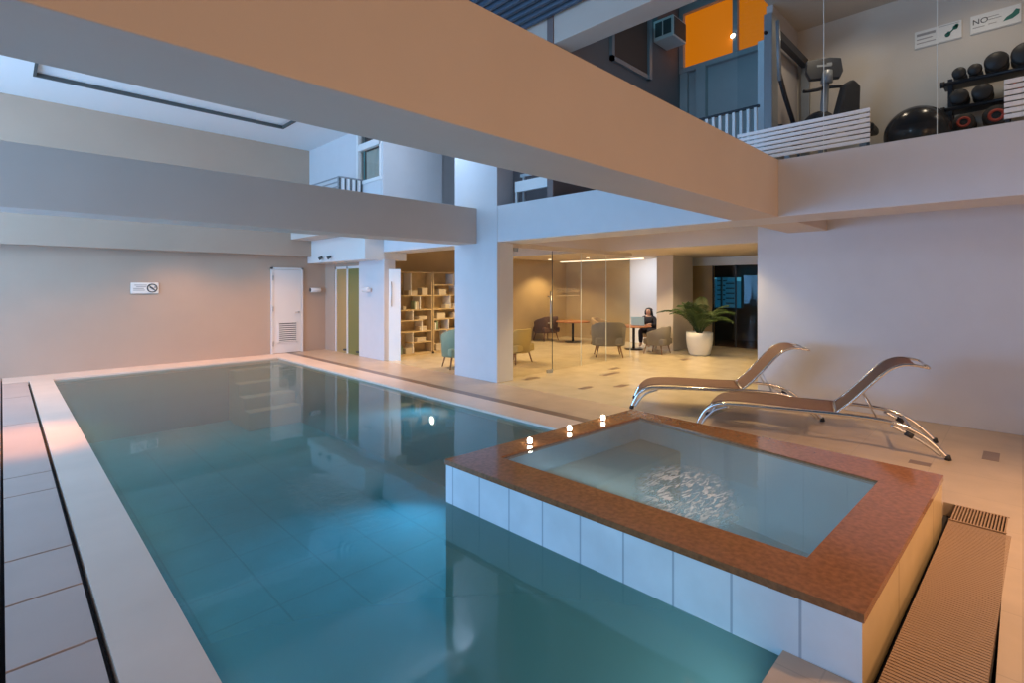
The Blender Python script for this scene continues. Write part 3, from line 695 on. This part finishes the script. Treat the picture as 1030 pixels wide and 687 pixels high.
def shelf_box(x, z, w_, h_, d_=.2, which=0):
    nm = ('storage_box', 'book_stack')[which]
    if which == 0:
        t = thing('storage_box', (x, 10.40, z+.0135 if z > .1 else z+.002), 0, 'x', 'box', 'boxes on the bookshelves')
        w_ *= .85; h_ *= .8
        m = MB(); m.box(-w_/2,-d_/2,0,w_/2,d_/2,h_*.75); m.build('box_body', M['paper'], t, .004)
        m = MB(); m.box(-w_/2-.004,-d_/2-.004,h_*.75,w_/2+.004,d_/2+.004,h_); m.build('lid', M['paper'], t, .004)
    return t
items = [(6.87,.05,.28,.16),(7.25,.56,.26,.13),(7.2,.30,.3,.12),(6.72,1.08,.10,.10),(7.25,.83,.3,.1),(6.95,1.42,.28,.14),(7.3,1.42,.2,.22),
         (7.8,.05,.34,.2),(8.25,.05,.25,.25),(7.8,.83,.3,.17),(8.3,.83,.25,.16),(8.0,1.08,.14,.12),(8.3,1.08,.24,.14),(7.85,1.42,.26,.18),(8.35,1.42,.2,.2)]
for i, (x, z, w_, h_) in enumerate(items):
    t = shelf_box(x, z, w_, h_)
    left = x < 7.53
    order = sorted(q[0] for q in items if (q[0] < 7.53) == left and q[1] == z)
    pos = '' if len(order) == 1 else (', nearer the frosted door' if x == order[0] else ', farther from the door')
    zn = {.05:'bottom shelf', .30:'low short shelf', .56:'second shelf up', .83:'third shelf up', 1.08:'fourth shelf up', 1.42:'high shelf'}[z]
    t['label'] = 'pale box, %s of the %s bookshelf%s' % (zn, 'first' if left else 'second', pos)
random.seed(3)
for (bx, bz) in ((6.55,.05),(7.0,1.08),(8.42,.56),(7.62,.56)):
    x = bx; 
    sh = {(6.55):'bottom shelf of the first', 7.0:'fourth shelf of the first', 8.42:'second shelf of the second', 7.62:'second shelf end of the second'}[bx]
    for k in range(4):
        ww = .02+.012*random.random(); hh = .17+.05*random.random()
        m = MB(); m.box(0,-.09,0,ww,.07,hh,0); m.box(.003,-.085,.003,ww-.003,.072,hh+.0005-.003,1)
        o = m.build('book', [random.choice((M['paper'], M['white'], M['brown_fab'], M['green_fab'])), M['paper']], loc=(x, 10.40, bz+.0135 if bz > .1 else bz+.002))
        tag(o, 'thin upright book on the %s bookshelf' % sh, 'book', 'books on the ' + sh + ' bookshelf'); x += ww+.002
# ---- potted palm ----------------------------------------------------------------------
t = thing('potted_palm', (11.87, 5.5, 0), 0, 'bushy green palm in a white rounded pot before the lounge column', 'plant')
m = MB(); m.lathe([(0,0),(.20,0),(.245,.05),(.29,.25),(.305,.42),(.30,.55),(.27,.55),(.265,.50),(0,.50)], n=36); m.build('pot', M['pot'], t)
m = MB(); m.lathe([(.0,.505),(.265,.505)], n=24); m.build('soil', M['soil'], t)
random.seed(11)
for k in range(26):
    a = 2*PI*k/26*1.618*3 + random.random()*.4; L_ = .75+.45*random.random(); lean = .25+.75*random.random()
    m = MB(); pts = []
    for i in range(13):
        s_ = i/12; r = L_*(lean*s_ + .15*s_*s_)*.75; z = .5 + L_*(1.25*s_ - (.35+.55*lean)*s_*s_)
        pts.append(Vector((.04*math.cos(a)+r*math.cos(a), .04*math.sin(a)+r*math.sin(a), z)))
    m.tube(pts, [.009*(1-i/14) for i in range(13)], 5)
    side = Vector((-math.sin(a), math.cos(a), 0))
    for i in range(2, 13):
        for q in (0, .5):
            if i+q > 12: continue
            p0 = pts[i] if q == 0 else (pts[i]+pts[min(i+1,12)])/2
            d_ = (pts[min(i+1,12)]-pts[i-1]).normalized(); ll = .26*math.sin(PI*min(1,(i+q)/13)*.9+.25)
            for sd in (-1, 1):
                tip = p0 + (side*sd*.85 + d_*.6 + Vector((0,0,-.25)))*ll; mid = (p0+tip)/2 + Vector((0,0,.025)); wv = d_*.010
                m.add([p0-wv*.5, p0+wv*.5, mid+wv, tip, mid-wv], [(0,1,2,3,4)]); 
    m.build('frond', M['frond'], t)

# ---- sun loungers -----------------------------------------------------------------------
def lounger(A, B, lab):
    A = Vector((*A, 0)); B = Vector((*B, 0)); d_ = B - A; L = d_.length; ang = math.atan2(d_.y, d_.x); s_ = L/2.28
    yv = Vector((-d_.y, d_.x, 0)).normalized(); W = .64
    cen = A + d_/2 + yv*W/2
    t = thing('sun_lounger', cen, ang, lab, 'sun lounger', 'sun loungers by the hot tub')
    ox, oy = -1.14, -W/2
    P = lambda x, y, z: (x+ox, y+oy, z)
    prof = [(0,0.01),(.035,.10),(.10,.21),(.22,.285),(.42,.305),(1.0,.318),(1.5,.325),(1.85,.30),(2.05,.225),(2.18,.12),(2.28,.01)]
    for y in (0, W):
        c_ = bez([P(a, y, b_) for a, b_ in prof], 6)
        m = MB(); m.tube(c_, .021, 12); rail = m.build('side_rail', M['chrome'], t)
        for a, b_, nx in ((0,.0,.012),(2.28,.0,-.012)):
            m = MB(); m.tube([P(a,y,0),P(a+nx,y,.045)], .027, 12); m.build('foot_cap', M['black'], rail)
        # inner brace of each bent leg
        for q in ([P(.05,y,.035),P(.10,y,.12),P(.20,y,.22),P(.34,y,.275)], [P(2.22,y,.035),P(2.13,y,.11),P(2.0,y,.19),P(1.84,y,.27)]):
            m = MB(); m.tube(bez(q, 5), .013, 8); m.build('leg_brace', M['steel'], rail)
        m = MB(); m.tube([P(1.95,y,.215),P(2.01,y,.185)], .026, 10); m.build('rubber_clip', M['black'], rail)
        # back support strut
        m = MB(); m.tube([P(1.60,y*.9+.03,.575),P(1.73,y*.9+.03,.318)], .007, 8); m.build('support_strut', M['steel'], t)
    for a, z in ((.16,.25),(2.0,.25),(1.38,.325)):
        m = MB(); m.tube([P(a,0,z),P(a,W,z)], .014, 10); m.build('cross_bar', M['steel'], t)
    # seat sling
    sp = bez([(.07,.20),(.14,.28),(.26,.33),(.5,.348),(1.0,.345),(1.36,.345)], 6)
    def sling(sp, nm, y0_=.022, y1_=W-.022, sag=.012):
        m = MB(); n = 8; vs = []; N_ = len(sp)
        for off in (0, -.006):
            for p_ in sp:
                for k in range(n+1):
                    u_ = k/n; vs.append(P(p_[0], y0_+(y1_-y0_)*u_, p_[1]+off-sag*math.sin(PI*u_)))
        fs = []; S = N_*(n+1)
        for i in range(N_-1):
            for k in range(n): a = i*(n+1)+k; fs += [(a,a+1,a+n+2,a+n+1), (a+S,a+n+1+S,a+n+2+S,a+1+S)]
            a = i*(n+1); fs.append((a,a+n+1,a+n+1+S,a+S)); a += n; fs.append((a,a+S,a+n+1+S,a+n+1))
        for k in range(n): a = k; fs.append((a,a+S,a+1+S,a+1)); a = (N_-1)*(n+1)+k; fs.append((a,a+1,a+1+S,a+S))
        m.add(vs, fs, 0, True); return m.build(nm, M['sling'], t)
    sling([(p_.x, p_.y) for p_ in [Vector(q) for q in sp]], 'seat_sling')
    bp = bez([(1.385,.345),(1.5,.455),(1.65,.63),(1.80,.80),(1.90,.868),(2.0,.888),(2.14,.868)], 6)
    sling([(p_.x, p_.y) for p_ in bp[:-4]], 'backrest_sling', .03, W-.03)
    for y in (.018, W-.018):
        m = MB(); m.tube([P(p_.x, y, p_.y-.006) for p_ in bp], .013, 10); m.build('backrest_rail', M['chrome'], t)
    m = MB(); m.tube([P(2.14,.018,.862),P(2.14,W-.018,.862)], .013, 10); m.build('headrest_bar', M['chrome'], t)
    return t
lounger((5.80,2.69), (6.34,.52), 'brown sling sun lounger with curved chrome frame nearest the hot tub corner')
lounger((6.03,3.72), (7.09,1.75), 'brown sling sun lounger with chrome frame behind the other one, set at an angle')

# ---- upper level: gym -------------------------------------------------------------------
gc = MB(); gc.box(6.25, -4, 5.24, XW+.2, 2.30, 5.35); struct('ceiling_gym', gc, M['gym_plaster'])
gw = MB(); gw.box(XW-.012, -4, ZT, XW-.002, 2.25, 5.24); struct('wall_gym_1', gw, M['gym_plaster'])
gw = MB(); gw.box(6.95, 2.25, ZT, XW, 2.33, 5.24); struct('wall_gym_2', gw, M['blue_plaster'])
glabs = ['tall gym glass pane beside the exercise bike','tall gym glass pane in front of the exercise ball','tall gym glass pane in front of the dumbbell rack']
ye = [2.41, 1.497, .566, -.4]
for k in range(3):
    t = thing('gym_glass_pane', (6.2, (ye[k]+ye[k+1])/2, ZT), 0, glabs[k], 'glass panel', 'glass panes of the upstairs gym')
    h = (ye[k]-ye[k+1])/2
    m = MB(); m.box(-.005,-h+.004,0,.005,h-.004,2.2); m.build('pane', M['glass_gym'], t)
    m = MB(); m.box(-.006,-h,0,.006,-h+.006,2.2); m.build('edge_seal', M['glass_edge'], t)
def slat_rail(ya, yb, lab):
    t = thing('slatted_railing', (6.08, (ya+yb)/2, ZT), 0, lab, 'railing', 'low white slatted railings along the gym edge')
    h = abs(ya-yb)/2
    for k in range(7):
        m = MB(); m.box(-.012,-h,.05+.05*k,.012,h,.087+.05*k); m.build('slat', M['slat'], t, .003)
    q = -h+.0
    for y in (-h+.02, 0, h-.02):
        m = MB(); m.box(.012,y-.012,0,.03,y+.012,.37); m.build('post', M['darkgrey'], t)
slat_rail(2.36, 1.07, 'low white slatted railing in front of the gym exercise bike')
slat_rail(.115, -1.0, 'low white slatted railing in front of the gym dumbbell rack')
# barred railing
t = thing('barred_railing', (6.9, 2.95, ZT), 0, 'white barred railing behind the large beam below the orange window', 'railing')
for k in range(9):
    m = MB(); m.box(-.014,-.52+k*.092,.05,.014,-.485+k*.092,.93); m.build('bar', M['slat'], t)
m = MB(); m.box(-.02,-.55,.93,.02,.30,.96); m.box(-.015,-.55,0,.015,.30,.05); m.build('rail', M['darkgrey'], t)
# far balcony railing
t = thing('balcony_railing', (5.06, 10.22, ZT), 0, 'dark barred balcony railing below the small curtained window', 'railing')
for z in (.93,.83,.73,.6,.45,.3,.15):
    m = MB(); m.box(-.012,0,z,.012,2.7,z+.022); m.build('rail', M['greymetal'], t)
for z in (.92,.05):
    m = MB(); m.box(0,-.015,z,.54,.015,z+.033); m.build('rail', M['greymetal'], t)
for k in range(9):
    m = MB(); m.box(.0+k*.062,-.012,.05,.028+k*.062,.012,.93); m.build('bar', M['slat'] if k % 2 else M['ink'], t)
m = MB()
for y in (0.03,1.3,2.66): m.box(-.02,y-.02,0,.02,y+.02,.955)
m.build('post', M['greymetal'], t)
# white framed low units beyond the column (upper level)
t = thing('upper_handrail', (6.3, 5.7, ZT), 0, 'white framed rail on the upper floor edge next to the tall column', 'railing')
m = MB(); m.box(-.03,-.5,.24,.03,.5,.42); m.build('wide_rail', M['slat'], t)
m = MB(); m.box(.2,-.3,.55,.24,.6,.60); m.build('thin_rail', M['slat'], t)
for y in (.48,-.48):
    m = MB(); m.box(-.02,y-.02,0,.02,y+.02,.24); m.build('post', M['white'], t)
m = MB(); m.box(.2,.5,0,.24,.54,.55); m.build('rear_post', M['white'], t)
# exercise bike
t = thing('exercise_bike', (7.3, 1.77, ZT), math.radians(0), 'recumbent exercise bike with a dark angled console behind the gym glass', 'exercise machine')
Rz = Matrix.Rotation(math.radians(35), 4, 'Z')
cm = Matrix.Translation((0,0,1.34)) @ Matrix.Rotation(math.radians(-58), 4, 'Z') @ Matrix.Rotation(math.radians(-12), 4, 'X')
m = MB(); m.prism([(-.17,-.14),(.17,-.14),(.21,-.05),(.20,.13),(.08,.15),(-.19,.13),(-.21,-.03)], -.03, .03, plane='xz', M4=cm); con = m.build('console', M['darkgrey'], t, .012)
m = MB(); m.box(-.08,-.034,.02,.08,-.030,.05, M4=cm); m.box(.03,-.036,.03,.09,-.032,.07,M4=cm); m.build('console_badge', M['greymetal'], con)
m = MB(); m.tube([(.02,.02,.05),(.0,.0,.7),(-.02,-.03,1.22)], [.05,.045,.04], 10); m.tube([(-.03,-.04,1.15),(-.05,-.06,1.30)], [.07,.05], 10); m.build('console_post', M['greymetal'], t)
m = MB(); m.tube(bez([(-.30,.14,1.02),(-.16,.04,1.05),(-.02,-.02,1.10),(.14,-.14,1.13),(.25,-.22,1.12)]), .022, 8); m.build('handlebar', M['black'], t)
m = MB(); m.prism([(.02,.60),(.34,.60),(.36,1.08),(.26,1.16),(.16,1.10)], -.06, .06, plane='xz', M4=Matrix.Translation((-.10,-.10,0)) @ Matrix.Rotation(math.radians(-40),4,'Z')); m.build('seat_back', M['black'], t, .03)
m = MB(); m.box(.1,-.5,.5,.45,-.2,.6); m.build('seat', M['black'], t, .03)
m = MB(); m.box(-.3,-.55,.05,.35,-.45,.12); m.box(-.3,.1,.05,.35,.2,.12); m.box(-.05,-.5,.06,.05,.15,.14); m.box(.2,-.42,.1,.28,-.34,.5); m.build('base_frame', M['greymetal'], t)
m = MB(); m.lathe([(0,-.07),(.16,-.07),(.20,-.03),(.20,.03),(.16,.07),(0,.07)], (0,0,0), 24, axis='x', M4=Matrix.Translation((0,.05,.62))); m.build('flywheel_housing', M['black'], t)
# cable machine
t = thing('cable_machine', (6.70, 2.13, ZT), 0, 'grey upright cable machine with dark diagonal arms in the gym corner', 'exercise machine')
m = MB(); m.box(-.27,-.04,0,-.05,.06,1.86); m.build('upright', M['greymetal'], t, .01)
m = MB(); m.box(1.2,-.04,0,1.27,.06,1.75); m.build('rear_upright', M['greymetal'], t)
m = MB(); m.box(-.05,-.03,1.66,1.2,.05,1.76); m.tube([(-.30,.03,1.63),(-.1,.03,1.62)], .02, 8); m.build('top_beam', M['blackmetal'], t)
m = MB(); m.tube([(-.33,-.12,1.7),(-.2,-.10,1.05)], .022, 8); m.build('arm', M['greymetal'], t)
m = MB(); m.tube([(.0,.0,1.35),(.25,-.02,1.0),(.7,-.05,.55)], .03, 8); m.build('arm', M['blackmetal'], t)
m = MB(); m.box(.0,-.05,.52,.9,.04,.62, M4=Matrix.Rotation(math.radians(6),4,'Y')); m.build('bench_pad', M['black'], t, .02)
m = MB(); m.box(.0,-.04,0,1.2,.05,.06); m.box(.4,-.03,.06,.46,.03,.5); m.build('base_frame', M['greymetal'], t)
# exercise ball
m = MB(); m.lathe([(.3*math.sin(PI*i/24), -.3*math.cos(PI*i/24)) for i in range(25)], n=40)
o = m.build('exercise_ball', mat('ball_rubber', (.03,.03,.033), .22), loc=(7.15, .83, ZT+.3)); tag(o, 'large black exercise ball on the gym floor left of the dumbbell rack', 'exercise ball')
# dumbbell rack
t = thing('dumbbell_rack', (7.6, -.1, ZT), 0, 'three tier black dumbbell rack behind the gym glass', 'rack')
for y in (.68, -.9):
    m = MB(); m.box(-.05,y-.02,0,.0,y+.02,.95); m.box(.2,y-.02,0,.25,y+.02,.95); m.box(-.1,y-.025,0,.3,y+.025,.04); m.build('upright', M['blackmetal'], t)
for z in (.30,.61,.90):
    m = MB(); m.tube([(-.05,.74,z),(-.05,-.95,z)], .022, 8); m.tube([(.17,.74,z),(.17,-.95,z)], .018, 8); m.box(-.05,-.95,z-.02,.17,.74,z+.012)
    m.build('shelf', M['blackmetal'], t)
    for y in (.745,):
        m = MB(); m.lathe([(0,-.02),(.035,-.02),(.035,.02),(0,.02)], (-.05,y,z), 14, axis='y'); m.build('rail_end', M['black'], t)
def dumbbell(y, z, r, red, lab):
    t = thing('dumbbell', (7.62, y, ZT+z+r+.024), 0, lab, 'dumbbell', 'dumbbells on the gym rack')
    for sx in (-1, 1):
        m = MB(); a = sx*.10; m.lathe([(0,-.04),(r*.8,-.04),(r,-.02),(r,.02),(r*.8,.04),(0,.04)], (a,0,0), 20, axis='x'); m.build('weight_head', M['black'], t)
    m = MB(); m.tube([(-.08,0,0),(.08,0,0)], .016, 8); m.build('handle', M['steel'], t)
    if red: m = MB(); m.lathe([(r*.35,-.145),(r*.6,-.145),(r*.6,-.139),(r*.35,-.139),(r*.35,-.145)], (0,0,0), 18, axis='x'); m.build('red_ring', M['red'], t)
dumbbell(.50, .90, .062, False, 'small black dumbbell on the top tier at the rack end by the ball')
dumbbell(.37, .90, .062, False, 'small black dumbbell on the top tier, second from the rack end')
dumbbell(.20, .90, .10, False, 'large black dumbbell on the top tier beside the two small ones')
dumbbell(-.02, .90, .115, False, 'largest black dumbbell on the top tier above the slatted railing')
dumbbell(.50, .61, .085, False, 'black dumbbell on the middle tier at the rack end by the ball')
dumbbell(.31, .61, .09, False, 'black dumbbell on the middle tier, second from the rack end')
dumbbell(.02, .61, .095, True, 'black dumbbell with red ring on the middle tier behind the slats')
dumbbell(.46, .30, .10, True, 'black dumbbell with red ring on the bottom tier by the ball')
dumbbell(.20, .30, .115, True, 'black dumbbell with red ring on the bottom tier, second from the ball')
# gym signs (face -x; text runs towards -y)
def gsign(ya, yb, lab, kind):
    t = thing('gym_sign', (XW-.014, ya, 4.665), 0, lab, 'sign', 'printed signs on the gym wall')
    L_ = ya-yb
    m = MB(); m.box(-.012,-L_,-.105,0,0,.105); m.build('board', M['sign'], t)
    rot = (PI/2, 0, -PI/2)
    m = MB()
    if kind == 1:
        for k, (a, b_, hh) in enumerate(((.02,.20,.03),(.02,.17,.012),(.02,.20,.01))): m.box(-.015,-b_,.04-k*.045,-.011,-a,.04-k*.045+hh)
        m.box(-.015,-L_+.02,.085,-.011,-.23,.09)
    else:
        m.box(-.015,-.26,.015,-.011,-.14,.022); m.box(-.015,-.24,.045,-.011,-.14,.052); m.box(-.015,-.12,-.04,-.011,-.02,-.032); m.box(-.015,-.22,-.035,-.011,-.15,-.028)
    m.box(-.0145,-L_+.005,-.10,-.011,-.005,-.096)
    m.build('text_line', M['inkgrey'], t)
    if kind == 2: text('NO', .085, (-.0135,-.015,.0), rot, M['ink'], t)
    m = MB()
    if kind == 1:
        for a in ((.31,-.03),(.38,.035)): m.lathe([(0,-.016),(.026,-.016),(.026,-.0125),(0,-.0125)], (0,-a[0],a[1]), 8, axis='x'); m.lathe([(0,-.016),(.02,-.016),(.02,-.0125),(0,-.0125)], (0,-a[0]-.012,a[1]+.018), 8, axis='x')
        m.tube([(-.014,-.31,-.03),(-.014,-.38,.035)], .007, 6)
    else:
        m.prism([(-.27,-.045),(-.30,-.005),(-.345,.02),(-.375,.06),(-.405,.045),(-.40,.0),(-.35,-.035)], -.016, -.0125, plane='yz')
    m.build('symbol', M['inkgreen'], t)
gsign(.943, .505, 'white gym notice with a green dumbbell symbol, above the ball', 1)
gsign(.429, .012, 'white gym notice headed NO with a green symbol, above the dumbbell rack', 2)
# barred/orange windows, AC
w4 = MB()
for a in ((10.1,2.3,6.12,10.22,5.12,6.22),(10.1,2.3,7.35,10.22,5.12,7.6)): w4.box(*a)
for y in (5.03,3.92,2.9,2.3): w4.box(10.09,y,6.222,10.19,y+.09,7.348)
struct('window_4', w4, M['blue_plaster'], 'upper window with glowing orange panes in a grey frame')
g = MB(); g.box(10.2,2.3,6.2,10.21,5.1,7.4); struct('window_4_pane', g, M['amber'])
dp = MB(); dp.box(10.08,4.55,ZT,10.2,4.75,6.15); dp.box(10.12,4.95,ZT,10.2,5.12,6.15); struct('trim_2', dp, M['blue_plaster'])
w5 = MB(); w5.box(8.0,5.06,6.66,9.2,5.14,6.74)
for x_ in (8.0,9.12): w5.box(x_,5.06,5.75,x_+.09,5.14,6.8)
# window in wall 3: frame and dark curtain pane, built on the wall face
w5 = MB(); w5.box(7.55,5.07,5.62,8.85,5.13,5.70); w5.box(8.78,5.05,5.62,8.88,5.13,7.2); w5.box(7.55,5.07,5.62,7.63,5.13,7.2)
struct('window_5', w5, M['greymetal'], 'dim framed window in the dark wall beside the air conditioner')
g = MB(); g.box(7.6,5.10,5.66,8.8,5.128,7.2); struct('window_5_pane', g, M['brown_fab'])
t = thing('wall_lamp', (10.12, 4.0, 6.54), 0, 'small bright lamp glowing against the orange upper window', 'lamp')
m = MB(); m.lathe([(0,-.04),(.04,-.03),(.055,0),(.04,.03),(0,.04)], n=14); m.build('globe', M['lamp'], t)
m = MB(); m.tube([(.0,0,0),(.08,0,0)], .012, 8); m.build('bracket', M['steel'], t)
ac = thing('air_conditioner', (9.31, 4.92, 6.44), 0, 'white window air conditioner with dark grille high on the wall by the orange window', 'air conditioner')
m = MB(); m.box(-.26,-.21,0,.26,.205,.40); m.build('casing', M['white_panel'], ac, .01)
m = MB(); m.box(-.27,-.17,.07,-.258,-.01,.34); m.box(-.27,.02,.07,-.258,.16,.34); m.build('front_grille', M['ink'], ac)
m = MB(); m.box(-.22,-.22,.04,.24,-.205,.37); m.build('side_vent', M['ink'], ac)

# ---- camera ---------------------------------------------------------------------------
cam = bpy.data.cameras.new('camera'); cam.sensor_width = 36; cam.lens = 36*514/1030; cam.shift_y = -(343.5-288)/1030
co = bpy.data.objects.new('camera', cam); C.objects.link(co); co.location = (0,0,1.65); co.rotation_euler = (PI/2, 0, -PI/4)
cam.clip_start = .05; bpy.context.scene.camera = co

# ---- lights -----------------------------------------------------------------------------
def area(name, loc, rot, sx, sy, col, e, spread=PI):
    l = bpy.data.lights.new(name, 'AREA'); l.shape = 'RECTANGLE'; l.size = sx; l.size_y = sy; l.color = col; l.energy = e; l.spread = spread
    o = bpy.data.objects.new(name, l); C.objects.link(o); o.location = loc; o.rotation_euler = rot; return o
def spot(name, loc, target, col, e, ang=110, blend=.9, rad=.08):
    l = bpy.data.lights.new(name, 'SPOT'); l.color = col; l.energy = e; l.spot_size = math.radians(ang); l.spot_blend = blend; l.shadow_soft_size = rad
    o = bpy.data.objects.new(name, l); C.objects.link(o); o.location = loc
    o.rotation_euler = (Vector(target)-Vector(loc)).to_track_quat('-Z', 'Y').to_euler(); return o
def point(name, loc, col, e, rad=.1):
    l = bpy.data.lights.new(name, 'POINT'); l.color = col; l.energy = e; l.shadow_soft_size = rad
    o = bpy.data.objects.new(name, l); C.objects.link(o); o.location = loc; return o
BLUE = (.20,.52,1.0); WARM = (1,.52,.22); WHITE = (1,.80,.58)
area('window_daylight', (-3.95, 8.0, 1.35), (0, math.radians(-90), 0), 1.9, 8.0, BLUE, 410)
area('window_daylight', (-3.95, 10.2, 3.9), (0, math.radians(-110), 0), 1.4, 3.6, (.50,.72,1), 190)
area('window_daylight', (-3.9, 3.9, 4.3), (0, math.radians(-90), math.radians(42)), 1.1, 2.6, (.50,.70,1), 120)
area('upper_wall_fill', (5.5, 7.15, 4.85), (math.radians(50), 0, 0), 1.6, .5, (.55,.74,1), 38)  # added panel hidden by the large beam, brightens the upper wall
spot('lounge_wall_fill', (12.0, 7.6, 2.4), (13.2, 7.3, 1.0), (.78,.88,1), 62, 140, 1, .1)  # cool light added to brighten the white lounge wall and column
area('lobby_light', (1.5, -3.9, 2.0), (math.radians(90), 0, 0), 7, 2.4, WARM, 125)
spot('pool_downlight', (5.2, -.7, 2.35), (5.0, .6, 0), (1,.60,.32), 190, 118)
spot('pool_downlight', (3.6, -1.2, 2.6), (3.6, .3, 0), (1,.60,.32), 140, 110)
for x, y in ((.6,10.9),(2.7,11.7),(4.6,11.5),(5.4,8.8)):
    spot('far_downlight', (x, y, 2.75), (x, y+.1, 0), (1,.50,.20), 125, 130)
spot('strip_downlight', (.2, 7.75, 2.35), (.2, 7.6, 0), (1,.38,.08), 260, 50)
for x, y, e in ((7.7,3.6,150),(8.0,5.4,150),(8.0,8.6,150),(11.0,4.2,140),(11.0,8.0,170),(11.8,9.9,140),(11.0,5.6,140),(7.6,9.3,80)):
    spot('lounge_downlight', (x, y, 2.4), (x, y, 0), (1,.70,.34), e*.85, 126, .5, .10)
for y in (1.6,.3,-1.2): spot('gym_downlight', (7.1, y, 5.1), (7.3, y, 3), WHITE, 17, 160)
point('upper_court_light', (8.2, 3.6, 5.6), (.60,.68,.9), 5, .4)
spot('pool_lamp_beam', (4.47, 6.2, -.20), (3.1, 6.32, -.02), (1,.86,.50), 30, 50, 1, .02)
spot('pool_lamp_beam', (4.44, 6.0, -.40), (.6, 3.6, -.75), (.16,.60,1), 240, 120, 1, .1)
area('underwater_fill', (.66, 5.6, -.22), (0, math.radians(-90), 0), .25, 9.2, (.30,.80,.80), 6)  # unseen light added under the left coping to brighten the pool
area('underwater_fill', (1.5, .79, -.22), (math.radians(90), 0, 0), 1.5, .25, (.40,.80,.95), 6)  # second unseen light, added at the near end of the pool
area('tub_underwater_fill', (2.83, 1.8, .08), (0, math.radians(-90), 0), .2, 1.7, (.55,.8,1), 11)  # unseen light added inside the tub so its tiles read brighter
# ---- world --------------------------------------------------------------------------------
w = bpy.data.worlds.new('world'); bpy.context.scene.world = w; w.use_nodes = True; nt = w.node_tree
bg = nt.nodes['Background']; bg.inputs['Color'].default_value = (.10,.48,.72,1); bg.inputs['Strength'].default_value = .45
sc = bpy.context.scene
sc.view_settings.view_transform = 'Standard'; sc.view_settings.look = 'None'; sc.view_settings.gamma = 1; sc.view_settings.exposure = .16
sc.view_settings.use_curve_mapping = False
sc.cycles.max_bounces = 8; sc.cycles.transparent_max_bounces = 12; sc.cycles.sample_clamp_indirect = 4
